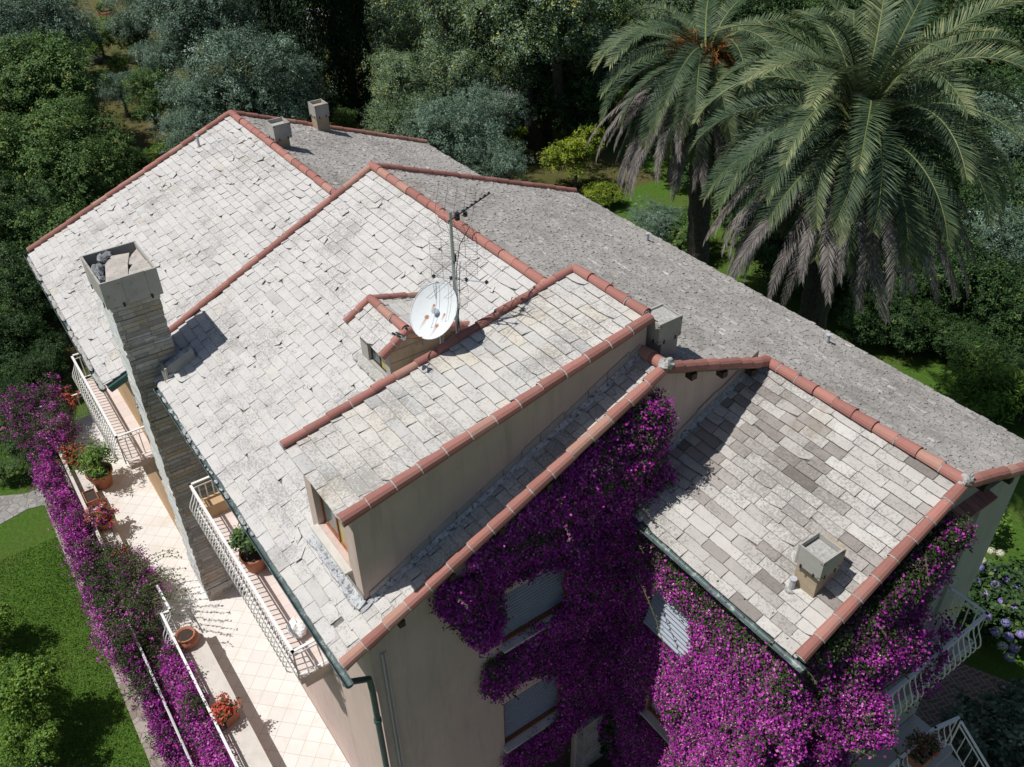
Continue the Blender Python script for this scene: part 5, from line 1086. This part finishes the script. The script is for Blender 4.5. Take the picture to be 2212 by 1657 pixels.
for k in range(10): b = MB(); sprig(b, (-17.8+k*.2, .85, 3.9+.1*(k % 3)), (.35+.05*k, .9-.04*k, .75), 1.3+.08*(k % 4), 300+k, leaf=.06, n=34, sag=.75); b.build('shoot', ['stem', 'boug_leaf', 'bract'], bo)
BL = []; x = -16.0
while x < -11.6: zz = 2.9-(x+16)*.62; BL.append(((x, .02+rr.uniform(-.08, .08), zz+rr.uniform(-.15, .15)), (.45, .30, .56))); x += .36
hedge(BL, 2300, 81, lambda P: .28+.5*(P[:, 0] < -14.9), 'magenta bougainvillea sloping down outside the garden stairs', (-14, 0, 0))
BL = []; x = -14.7
while x < -10.2: BL.append(((x, .72+rr.uniform(-.08, .06)-.02*(x+14), 3.45+rr.uniform(-.15, .15)), (.36, .20, .50))); x += .33
hedge(BL, 2500, 91, lambda P: .2+.6*(lumpy(P[:, 0], P[:, 2], 1.8, 8) > .45), 'magenta bougainvillea climbing the long railing above the stairs', (-12.5, .7, 0))
# ------------------------------------------------------------------ palms
def frond_mesh(name, th0, bend, Lf, seed, dry=False, nl=104, ll=.60):
    r = np.random.default_rng(seed); n = 40; s = np.linspace(0, 1, n); th = th0-bend*s**1.3; ds = Lf/(n-1)
    X = np.concatenate([[0], np.cumsum(np.cos(th[:-1])*ds)]); Z = np.concatenate([[0], np.cumsum(np.sin(th[:-1])*ds)]); wig = .05*Lf*np.sin(s*2.2+seed)*s; mb = MB()
    C = np.stack([X, wig, Z], 1)
    for i in range(n-1):                                   # rachis
        w0, w1 = .036*(1-s[i])**1.2+.006, .036*(1-s[i+1])**1.2+.006; u = Vector((-sin(th[i]), 0, cos(th[i])))*.012
        p, q = Vector(C[i]), Vector(C[i+1]); mb.poly([p+Vector((0, w0, 0)), q+Vector((0, w1, 0)), q+u, p+u], 1, .5); mb.poly([p+u, q+u, q-Vector((0, w1, 0)), p-Vector((0, w0, 0))], 1, .5); mb.poly([p-Vector((0, w0, 0)), q-Vector((0, w1, 0)), q-u*2, p-u*2], 1, .2)
    base_t = r.uniform(.22, .68)
    for sd in (-1, 1):
        for k in range(nl):
            q = .10+.895*(k+r.random()*.6)/nl; i = min(int(q*(n-1)), n-2); f = q*(n-1)-i; p = Vector(C[i]*(1-f)+C[i+1]*f); t = Vector((cos(th[i]), 0, sin(th[i]))); up = Vector((-sin(th[i]), 0, cos(th[i])))
            l = ll*(.35+.65*min(1, sin(pi*min(1, q*.92+.06))**.55))*r.uniform(.88, 1.08)*(1 if q < .9 else .8); a = radians(20+32*q)+r.normal()*.05
            if dry: a += .25; l *= .8
            d = (Vector((0, sd, 0))*cos(a)+t*sin(a)+up*(.28 if not dry else -.15)*(1-.3*q)+up*r.normal()*.07).normalized()
            m1 = p+d*l*.55; d2 = (d+Vector((0, 0, -.16-(.5 if dry else 0)))+Vector((r.normal()*.05, r.normal()*.05, 0))).normalized(); e = m1+d2*l*.45
            wv = t.cross(d); wv = (t*.85+up*.35*sd*0+wv*.1).normalized(); w = .023*(.7+.3*r.random()); tt = float(np.clip(base_t+r.normal()*.13+(.35*max(0, q-.8)/.2+.10*(sd > 0))*(not dry), 0, 1))
            i0 = [mb.vert(p-wv*w*.5), mb.vert(p+wv*w*.5), mb.vert(m1+wv*w), mb.vert(m1-wv*w), mb.vert(e)]
            mb.face((i0[0], i0[1], i0[2], i0[3]), 0, tt); mb.face((i0[3], i0[2], i0[4]), 0, min(1, tt+.12))
    return mb.mesh(name, ['frond_dry' if dry else 'frond', 'stem' if dry else 'rachis'])
VAR = {}
for k, (t0, bd) in enumerate(((76, 78), (62, 102), (46, 108), (30, 108), (12, 96), (-6, 82), (-24, 64), (-42, 44))): 
    for j in (0, 1): VAR[(k, j)] = frond_mesh('frond', radians(t0+j*5), radians(bd*(.9+.2*j)), (4.4, 4.6, 4.6, 4.5, 4.3, 3.9, 3.4, 2.9)[k], 10+k*3+j)
DRY = [frond_mesh('dead_frond', radians(t0), radians(bd), 4.5, 60+k, True) for k, (t0, bd) in enumerate(((-16, 58), (-30, 52), (-4, 74)))]
def palm(x, y, z, lean, label, n=100, nd=64, sc=1., seed=1, orange=0, skip=None):
    o = thing('palm_tree', (x, y, 0), label, 'palm tree', 'two tall date palms right of the villa'); r = random.Random(seed); top = Vector((lean[0], lean[1], z))
    b = MB(); m_ = 26; rr = []
    pts = [top*(i/m_)+Vector((0, 0, 0)) for i in range(m_+1)]; b.tube(pts, [(.40+.05*(i % 2)+.14*max(0, i-m_*.8)/(m_*.2))*sc for i in range(m_+1)], 12)
    for k in range(150): a = k*2.4; h = z-.1-(k % 75)*.035; p = top*(h/z)+Vector((cos(a)*.5, sin(a)*.5, 0)); b.box((-.05, -.09, -.02), (.12, .09, .10), 0, .5, Matrix.Translation(p) @ Matrix.Rotation(a, 4, 'Z') @ Matrix.Rotation(-.9, 4, 'Y'))
    t = b.build('trunk', ['palmbark']); t.parent = o
    for k in range(n):
        a = k*2.39996+r.uniform(-.15, .15); q = (k+.5)/n; lev = min(7, int(((.2+.8*q) if orange else q)**.78*8)); me = VAR[(lev, r.randint(0, 1))]
        c = bpy.data.objects.new('frond', me); COL.objects.link(c); c.parent = o; c.location = top+Vector((cos(a)*.22, sin(a)*.22, .35-.75*q)); s = sc*r.uniform(.9, 1.06); c.scale = (s, s, s)
        c.rotation_euler = (r.uniform(-.22, .22), r.uniform(-.08, .08), a)
    for k in range(nd):
        a = k*2.39996+1; c = bpy.data.objects.new('dead_frond', DRY[k % 3]); COL.objects.link(c); c.parent = o; c.location = top+Vector((cos(a)*.3, sin(a)*.3, -.45-.4*r.random())); s = sc*r.uniform(.85, 1.05); c.scale = (s, s, s); c.rotation_euler = (r.uniform(-.3, .3), r.uniform(-.1, .1), a)
    if orange:
        b = MB()
        for k in range(orange):
            a = r.choice((-2.3, -1.5, -.7, 0, .9, -3))+r.uniform(-.25, .25); e = r.uniform(.3, 1.25); ln = r.uniform(.8, 1.5); p = top+Vector((cos(a)*.3, sin(a)*.3, .1)); d = Vector((cos(a)*cos(e), sin(a)*cos(e), sin(e)))
            q1 = p+d*ln*.6; q2 = q1+(d+Vector((r.uniform(-.4, .4), r.uniform(-.4, .4), -.8)))*ln*.45; b.tube([p, q1, q2], [.012, .011, .007], 3, 0, r.random(), caps=False)
        c = b.build('date_stalks', ['orange']); c.parent = o
    return o
palm(-13.35, 20.0, 12.0, (.25, 0), 'bigger date palm on the right with a full round crown and grey dry skirt', sc=1.0, seed=3)
palm(-20.6, 23.4, 10.9, (-1.2, 0), 'smaller date palm on the left with orange date stalks at its heart', n=80, nd=56, sc=1.0, seed=8, orange=560)
# ------------------------------------------------------------------ things on the roof
DC = Vector((-10.421, 5.757, 13.296)); DN = Vector((.2, -.72, .66)).normalized(); R0 = .46
dish = thing('satellite_dish', (-10.42, 5.85, 12.0), 'white satellite dish with rust streaks on a short pole beside the long dormer', 'satellite dish')
ex = Vector((1, .28, 0)); ex = (ex-DN*ex.dot(DN)).normalized(); ey = DN.cross(ex).normalized(); b = MB(); rows = []
for i in range(13):
    q = i/12*R0; rows.append([DC+ex*q*.93*cos(2*pi*j/40)+ey*q*1.0*sin(2*pi*j/40)+DN*(.10*(q/R0)**2-.10) for j in range(41)])
b.grid(rows, 0); b.tube(rows[-1][:-1]+[rows[-1][0]], .008, 5, 0); rows2 = [[p-DN*.012 for p in rw] for rw in rows]; b.grid(rows2, 1)
def dish_mat():
    mt, t, b_ = newmat('dish_paint'); ve = pos(t, (1, 1, .12)); c = mix(t, ramp(t, noise(t, 22, 4, .6, ve), [(.52, 0.), (.8, .35)]), (.68, .71, .72), (.42, .43, .42))
    g = t.nodes.new('ShaderNodeNewGeometry')
    tot = None
    for k, (u, v, s) in enumerate(((-.10, .075, 1.), (.16, .01, 1.), (-.13, -.14, 1.7), (.125, -.20, 1.7))):
        p = DC+ex*u+ey*v-DN*.09; sb = t.nodes.new('ShaderNodeVectorMath'); sb.operation = 'SUBTRACT'; t.links.new(g.outputs['Position'], sb.inputs[0]); sb.inputs[1].default_value = p
        for dv, sc_, st in ((p, 34., 1.), ):
            ln = t.nodes.new('ShaderNodeVectorMath'); ln.operation = 'LENGTH'; t.links.new(sb.outputs[0], ln.inputs[0]); m1 = ramp(t, ln.outputs['Value'], [(.016*s, 1.), (.030*s, 0.)])
        # drip: narrow along ex, long below
        dx = t.nodes.new('ShaderNodeVectorMath'); dx.operation = 'DOT_PRODUCT'; t.links.new(sb.outputs[0], dx.inputs[0]); dx.inputs[1].default_value = ex
        dy = t.nodes.new('ShaderNodeVectorMath'); dy.operation = 'DOT_PRODUCT'; t.links.new(sb.outputs[0], dy.inputs[0]); dy.inputs[1].default_value = ey
        wx = ramp(t, mth(t, 'ABSOLUTE', dx.outputs['Value']), [(.0, 1.), (.034, 0.)]); wy = ramp(t, mth(t, 'MULTIPLY', dy.outputs['Value'], -1), [(.0, 0.), (.01, 1.), (.14*s, 0.)])
        m2 = mth(t, 'MULTIPLY', mth(t, 'MULTIPLY', wx, wy), .9); mm = mth(t, 'MAXIMUM', m1, m2); tot = mm if tot is None else mth(t, 'MAXIMUM', tot, mm)
    c = mix(t, mth(t, 'MULTIPLY', tot, .9), c, (.36, .12, .05)); put(t, b_, c, .85, .15); return mt
M['dish'] = dish_mat()
b.build('reflector', ['dish', 'galv'], dish, smooth=True)
b = MB(); b.tube([(-10.42, 5.85, 11.4), (-10.42, 5.86, 12.9), DC-DN*.14-Vector((0, 0, .02))], .032, 10); b.tube([DC-DN*.02, DC-DN*.16], .05, 10); b.build('pole', ['galv'], dish)
fe = DC+DN*.52-ey*.56; b = MB(); b.tube([DC-ey*R0*.98-DN*.01, fe-DN*.02-ey*.04], .011, 6, 0); b.build('feed_arm', ['rust'], dish)
b = MB()
for sd in (-.055, .055):
    c = fe+ex*sd; b.tube([c+DN*.05, c-DN*.02, c-DN*.06], [.025, .030, .036], 10, 0); b.tube([c+DN*.04, c+DN*.11], .019, 8, 1)
b.tube([fe-ex*.09+ey*.03, fe+ex*.09+ey*.03], .014, 5, 1); b.build('receiver', ['galv', 'rubber'], dish)
MX, MY = -10.43, 6.17
mast = thing('antenna_mast', (MX, MY, 11.6), 'tall grey steel mast carrying television aerials behind the dish', 'antenna')
b = MB(); b.tube([(MX, MY, 11.5), (MX, MY, 13.4), (MX, MY, 14.85)], [.030, .028, .024], 12); b.tube([(MX, MY, 13.38), (MX, MY, 13.44)], .037, 12); b.build('mast_pole', ['galv'], mast)
def yagi(base, d, ln, name, nel=6, refl=True, el=.10, gh=.30, gw=.34, vert=False, joints='rubber'):
    b = MB(); base = Vector(base); d = Vector(d).normalized(); up = Vector((0, 0, 1)); s = d.cross(up).normalized(); e = up if vert else s; f = s if vert else up
    b.tube([base-d*.05, base+d*ln], .011, 6, 1 if joints == 'rubber' else 0)
    for k in range(nel):
        p = base+d*(ln*(.30+.68*k/(nel-1))); b.tube([p-e*el, p+e*el], .003, 4, 0); b.box((-.013, -.013, -.013), (.013, .013, .016), 1, .5, Matrix.Translation(p+up*.015))
    p = base+d*ln*.36; b.tube([p-up*.03, p-up*.10], .035, 8, 1); b.box((-.03, -.03, -.07), (.03, .03, .05), 1, .5, Matrix.Translation(base+d*.16))
    if refl:
        for sg in (-1, 1):
            o_ = base+d*.06
            for k in range(9):
                q = .03+gh*k/8; c = o_+f*sg*q-d*(-.35*q); b.tube([c-e*gw, c+e*gw], .0022, 3, 0, caps=False)
            for k in range(5): 
                u = -gw+2*gw*k/4; b.tube([o_+e*u+f*sg*.03, o_+e*u+f*sg*(gh+.03)+d*.35*gh], .003, 3, 0, caps=False)
    return b.build(name, ['iron', 'rubber', 'pvc'], mast)
yagi((MX, MY, 14.72), (-.35, .94, .03), 1.0, 'aerial', 7, gh=.42)
yagi((MX+.03, MY, 14.02), (-.85, .5, .0), .62, 'aerial', 6, gh=.32, gw=.36)
yagi((MX-.03, MY, 13.30), (-1, .12, .0), .62, 'aerial', 6, gh=.26, gw=.28)
b = MB()                                                   # band three aerial with folded elements
bd = Vector((.75, .65, 0)).normalized(); c0 = Vector((MX, MY, 13.72)); es = Vector((-.35, .94, .12)).normalized(); b.tube([c0-bd*.35, c0+bd*.55], .012, 6, 1)
for k, q in enumerate((-.33, -.05, .20, .52)):
    c = c0+bd*q; h = .62-.05*k; w_ = bd*.035; b.tube([c-w_-es*h, c-w_+es*h, c+w_+es*h, c+w_-es*h, c-w_-es*h], .0038, 4, 0); b.box((-.022, -.02, -.022), (.022, .02, .022), 2, .5, Matrix.Translation(c))
b.build('aerial', ['galv', 'pvc', 'rubber'], mast)
b = MB(); b.tube([(MX+.05, MY+.3, 14.55), (MX+.06, MY+.1, 14.3), (MX+.05, MY+.02, 13.9), (MX+.06, MY, 13.2), (MX+.05, MY+.03, 12.4), (MX+.05, MY+.02, 11.8)], .006, 5); b.tube([(MX+.04, MY+.1, 14.0), (MX+.09, MY+.03, 13.6), (MX+.04, MY-.02, 12.6), (MX+.04, MY, 11.8)], .006, 5); b.build('cable', ['rubber'], mast)
# ------------------------------------------------------------------ pots and plants
def pot(x, y, z, r, h, label, kind='plain', name='flower_pot', group=None, soil=True):
    o = thing(name, (x, y, z), label, 'flower pot', group); b = MB()
    if kind == 'plain': pr = [(r*.62, 0), (r*.66, .01), (r*.93, h*.84), (r*1.03, h*.86), (r*1.04, h), (r*.92, h), (r*.90, h*.84), (0.01, h*.84)]
    elif kind == 'round': pr = [(r*.5, 0), (r*.85, h*.15), (r*1.03, h*.42), (r*1.0, h*.62), (r*.80, h*.80), (r*.74, h*.86), (r*.86, h*.97), (r*.84, h), (r*.72, h*.99), (r*.66, h*.84), (.01, h*.80)]
    if kind == 'box':
        b.box((-r, -r*.62, 0), (r, -r*.56, h)); b.box((-r, r*.56, 0), (r, r*.62, h)); b.box((-r, -r*.56, 0), (-r*.93, r*.56, h)); b.box((r*.93, -r*.56, 0), (r, r*.56, h)); b.box((-r*.93, -r*.56, 0), (r*.93, r*.56, h*.8), 1); b.box((-r*1.03, -r*.65, h*.88), (r*1.03, -r*.62, h*1.0))
    else: b.lathe(pr, (0, 0, 0), 32, 0, .5, .025 if kind == 'round' else 0, 16)
    c = b.build('pot', ['pot', 'soil'], smooth=kind != 'box'); c.parent = o
    if kind != 'box': s = MB(); rs = r*(.88 if kind == 'plain' else .68); s.face([s.vert((rs*cos(a*pi/12), rs*sin(a*pi/12), h*.86)) for a in range(24)]); q = s.build('soil', ['soil']); q.parent = o
    return o
def pot_foliage(o, n, size, c, mats, L, W, seed, mip=None, sig=.04, per=16, droop=.2):
    P = blob_points([((c[0], c[1], c[2]), size)], n, seed, .2); me = clump_leaves('foliage', P, sig, per, L, W, mats, seed, mi_p=mip, droop=droop, outc=(c[0], c[1], c[2]-size[2])); q = bpy.data.objects.new('foliage', me); COL.objects.link(q); q.parent = o
p = pot(-22.35, 1.12, 3.05, .36, .55, 'large terracotta pot with an oleander on the far terrace'); pot_foliage(p, 70, (.42, .42, .35), (0, 0, .85), ['bright'], .17, .035, 1, sig=.09)
p = pot(-23.4, .66, 3.27, .20, .25, 'pot of red geraniums behind the oleander pot'); pot_foliage(p, 60, (.34, .28, .22), (0, 0, .4), ['ivy', 'red_fl'], .06, .05, 2, [.45, .55])
p = pot(-21.6, .66, 3.27, .26, .2, 'small rectangular terracotta planter with sparse earth on the ledge', 'box')
p = pot(-20.35, .68, 3.27, .24, .30, 'terracotta pot overflowing with coral and magenta flowers on the ledge'); pot_foliage(p, 90, (.36, .32, .22), (0, 0, .42), ['ivy', 'red_fl', 'bract'], .055, .05, 3, [.35, .4, .25])
p = pot(-18.75, .66, 3.27, .18, .22, 'little pot with orange flowers half buried in the hedge'); pot_foliage(p, 30, (.2, .2, .15), (0, 0, .3), ['ivy', 'red_fl'], .05, .045, 4, [.5, .5])
p = pot(-26.0, 1.25, 3.5, .22, .25, 'window box with orange red geraniums on the far railing', 'box'); pot_foliage(p, 70, (.42, .25, .25), (0, 0, .35), ['ivy', 'red_fl'], .06, .055, 5, [.35, .65])
pot(-15.0, 1.17, 3.65, .27, .32, 'empty round ribbed terracotta urn on the travertine bench', 'round')
p = pot(-12.65, 1.20, 3.65, .26, .26, 'square terracotta planter with pink geraniums on the bench', 'box'); p.rotation_euler = (0, 0, .25); pot_foliage(p, 60, (.24, .24, .16), (.05, -.05, .33), ['ivy', 'red_fl'], .055, .055, 6, [.3, .7])
p = pot(-13.15, 2.72, 6.9, .27, .42, 'terracotta pot with a pale green money tree on the balcony'); pot_foliage(p, 85, (.27, .25, .30), (-.08, -.02, .72), ['bright', 'varieg'], .085, .045, 7, [.6, .4], sig=.05)
p = pot(-7.66, 7.55, 1.9, .34, .40, 'pale round pot with a climbing ivy in the dark inner corner'); pot_foliage(p, 200, (.22, .2, 1.0), (-.2, .3, 1.1), ['ivy'], .09, .08, 8, sig=.06)
p = pot(-3.5, 12.35, 3.62, .32, .24, 'dark wooden box of wilted flowers hung on the landing railing', 'box'); p.rotation_euler = (0, 0, 1.57); pot_foliage(p, 60, (.34, .22, .2), (0, 0, .3), ['stem', 'ivy', 'red_fl'], .06, .04, 9, [.45, .35, .2])
b = MB(); lump(b, (0, 0, 0), .22, 0, 5, 10, (1, .8, .6)); q = b.build('cloth_bundle', ['white']); q.location = (-11.15, 2.72, 7.05); tag(q, 'crumpled white cloth bundle left on the balcony floor', 'cloth')
# ------------------------------------------------------------------ garden plants near the house
def bush(name, px, py, zc, R, label, mats, n, L, W, seed, mip=None, cat='shrub', sig=.09, per=20, flat=.8, group=None, up=.6, droop=.2, inner=.6):
    p = G(px, py, zc); o = thing(name, (p.x, p.y, 0), label, cat, group); rr = random.Random(seed); B = [((rr.uniform(-.5, .5)*R, rr.uniform(-.5, .5)*R, zc+rr.uniform(-.5, .3)*R), (R*.62, R*.62, R*.62*flat)) for _ in range(8)]
    P = blob_points(B, n, seed, inner); me = clump_leaves('crown', P, sig, per, L, W, mats, seed, mi_p=mip, outc=(0, 0, 0), up=up, droop=droop); c = bpy.data.objects.new('crown', me); COL.objects.link(c); c.parent = o
    b = MB()
    for k in range(7): b.tube([(rr.uniform(-.1, .1), rr.uniform(-.1, .1), 0), (rr.uniform(-.3, .3)*R, rr.uniform(-.3, .3)*R, zc*.6), B[k][0]], [.035, .025, .01], 5)
    s = b.build('stem', ['stem']); s.parent = o; return o
bush('oleander', 2125, 848, 1.5, 1.35, 'bright green oleander with long pointed leaves standing in the dark beyond the roof', ['bright'], 420, .22, .045, 5, sig=.13, per=13, droop=-.2)
hy = bush('hydrangea', 2165, 1290, .8, 1.35, 'hydrangea bush with blue and mauve flower heads beside the corner of the villa', ['oak'], 700, .16, .11, 6, sig=.12, per=13)
rr = random.Random(77); blooms = [(2100, 1175, 5), (2120, 1210, 9), (2140, 1190, 9), (2160, 1195, 9), (2108, 1255, 1), (2150, 1262, 2), (2175, 1250, 2), (2195, 1265, 1), (2128, 1283, 3), (2165, 1300, 1), (2190, 1315, 2), (2130, 1330, 2), (2172, 1345, 0), (2150, 1365, 3), (2178, 1375, 1), (2165, 1395, 7), (2190, 1400, 3), (2115, 1225, 0), (2145, 1235, 0), (2205, 1290, 2), (2205, 1370, 1), (2180, 1420, 2), (2098, 1240, 2)]
bl = MB()
def bloom(px, py, c, k):
    z = 1.35+.35*rr.random(); p = G(px, py, z); r = np.random.default_rng(k); n = 170; d = unit(r.normal(size=(n, 3))); d[:, 2] = np.abs(d[:, 2])*1.0-.25; d = unit(d); P = np.array(p)+d*np.array([.125, .125, .10])*r.uniform(.9, 1.05, (n, 1))-np.array(hy.location)
    t_ = {0: .1, 1: .25, 2: .42, 3: .60, 5: .62, 7: .85, 9: .97}[c]; return P, d, np.full(n, t_)+r.normal(size=n)*.05
for k, (px, py, c) in enumerate(blooms):
    P, d, t_ = bloom(px, py, c, k); r = np.random.default_rng(k); me = quads_mesh('flower_head', P, unit(np.cross(d, r.normal(size=d.shape))), d, .045, .045, t_, 0, ['hydr']); q = bpy.data.objects.new('flower_head', me); COL.objects.link(q); q.parent = hy
bush('variegated_shrub', 2185, 1575, 1.0, 1.2, 'rounded shrub with cream edged leaves at the bottom right corner', ['varieg'], 620, .13, .09, 9, sig=.07, per=15, flat=.9)
bush('variegated_shrub', 2235, 1660, 1.0, 1.1, 'lower variegated shrub cut by the bottom right frame corner', ['varieg'], 420, .13, .09, 10, sig=.07, per=15, flat=.9)
bush('shrub', 2120, 1110, .8, .8, 'sunlit green shrub on the lawn behind the hydrangea', ['bright'], 200, .12, .07, 12, sig=.08, per=14)
# stepping stones on the right lawn
for k, (px, py) in enumerate(((1600, 628), (1622, 650), (1612, 672), (1590, 700), (1975, 610), (1990, 622))):
    p = G(px, py, 0); b = MB(); rr = random.Random(k); b.lathe([(.01, .04), (.33, .04), (.36, 0)], (0, 0, 0), 9); q = b.build('stepping_stone', ['path']); q.location = p; q.scale = (1, .75, 1); q.rotation_euler = (0, 0, k); tag(q, 'flat pale stepping stone sunk in the right lawn', 'stepping stone', 'stepping stones on the right lawn')
# far garden furniture
def planter(px, py, s, label):
    p = G(px, py, 0); o = pot(p.x, p.y, 0, .75*s, 1.1*s, label, 'plain', 'urn'); pot_foliage(o, 60, (.7*s, .7*s, .5*s), (0, 0, 1.3*s), ['oak_left', 'olive_y'], .16, .08, 3, [.6, .4], sig=.12)
planter(491, 78, 1., 'terracotta urn with a clipped bush beside the wooden bench'); planter(238, 52, 1., 'round brownish bush in a pot at the far end of the lawn')
p = G(530, 72, 0); bn = thing('garden_bench', (p.x, p.y, 0), 'low wooden bench at the gravel road under the cypress', 'bench'); b = MB(); b.box((-1.3, -.2, .42), (1.3, .2, .5)); q = b.build('seat', ['bark']); q.parent = bn; q.matrix_parent_inverse = Matrix()
for x in (-1.0, 1.0): b = MB(); b.box((x-.08, -.18, 0), (x+.08, .18, .42)); q = b.build('leg', ['bark']); q.parent = bn; q.matrix_parent_inverse = Matrix()
bn.rotation_euler = (0, 0, radians(62))
for (px, py, l) in ((258, 175, 'square wooden raised bed around the tiny citrus'), (205, 132, 'wooden raised bed around the dark little shrub')):
    p = G(px, py, 0); b = MB()
    for a in ((-.9, -.9, .9, -.84), (-.9, .84, .9, .9), (-.9, -.84, -.84, .84), (.84, -.84, .9, .84)): b.box((a[0], a[1], 0), (a[2], a[3], .25))
    b.box((-.84, -.84, 0), (.84, .84, .15), 1); q = b.build('raised_bed', ['bark', 'soil']); q.location = p; q.rotation_euler = (0, 0, .3); tag(q, l, 'raised bed')

p = G(1095, 212, 0); car = thing('parked_car', (p.x, p.y, 0), 'white car glimpsed between the olives and the two dark trunks', 'car'); b = MB()
sec = [(-2.1, .35), (-2.1, .8), (-1.9, .95), (-1.1, 1.02), (-.5, 1.42), (.9, 1.45), (1.6, 1.0), (2.1, .92), (2.15, .4)]
for sx in (-1, 1): b.poly([(x, sx*(.86 if z < 1.05 else .70), z) for x, z in (sec if sx > 0 else sec[::-1])], 0)
for k in range(len(sec)-1):
    (x0, z0), (x1, z1) = sec[k], sec[k+1]; w0 = .86 if z0 < 1.05 else .70; w1 = .86 if z1 < 1.05 else .70; b.poly([(x0, -w0, z0), (x1, -w1, z1), (x1, w1, z1), (x0, w0, z0)], 1 if k in (3, 5) else 0)
c = b.build('body', ['white', 'glass']); c.parent = car
for x in (-1.35, 1.35):
    for y in (-.80, .80): b = MB(); b.tube([(x, y-.1, .32), (x, y+.1, .32)], .32, 16); c = b.build('wheel', ['rubber']); c.parent = car
car.rotation_euler = (0, 0, .5)
p = G(2165, 45, 0); fh = thing('neighbouring_house', (p.x, p.y, 0), 'pink house with pale awnings seen behind the palm tips at the top right corner', 'house'); b = MB(); b.box((-6, -4, 0), (6, 4, 6.2)); c = b.build('wall', ['plaster_far']); c.parent = fh
b = MB(); b.box((-6.4, -4.4, 6.2), (6.4, 4.4, 6.4)); c = b.build('roof', ['mortar']); c.parent = fh
b = MB()
for k in range(24): b.box((-4+k*.33, -5.4, 3.0), (-4+k*.33+.16, -4.0, 3.05), 0, .5, Matrix.Rotation(0, 4, 'X'))
b.box((-4.1, -5.5, 2.9), (4.1, -5.42, 3.9)); c = b.build('awning', ['white']); c.parent = fh
for x in (-4, 0, 3.4): b = MB(); b.box((x, -4.03, 1), (x+1.2, -3.98, 2.4)); c = b.build('window', ['glass']); c.parent = fh
fh.rotation_euler = (0, 0, .6)

r = np.random.default_rng(91); n = 90000; u = r.random((n, 2)); P = np.stack([-31+24*u[:, 0], -5.2+4.6*u[:, 1]**.8, np.full(n, .025)], 1)
dn = lumpy(P[:, 0], P[:, 1], .9, 5); keep = r.random(n) < np.clip(.75+.35*dn, .3, 1)
gx = g(118, 1040); keep &= ~((P[:, 0] < -24.6) & (P[:, 0] > -28.6) & (P[:, 1] > -3.2)); P = P[keep]; n = len(P); D = unit(np.stack([r.normal(size=n)*.6, r.normal(size=n)*.6, np.full(n, .8)], 1)); Nn = unit(np.cross(D, r.normal(size=(n, 3))))
M['blade'] = leafmat('grass_blades', [(0, (.04, .10, .015)), (.5, (.12, .235, .035)), (.85, (.22, .34, .06)), (1, (.36, .38, .12))], .6, .2, .3)
o = link('grass', quads_mesh('grass', P, D, Nn, .075*r.uniform(.6, 1.4, n), .022, .42+.2*r.normal(size=n)+.15*lumpy(P[:, 0], P[:, 1], .7, 9), 0, ['blade'])); tag(o, 'short green grass of the left lawn', 'grass', kind='stuff')
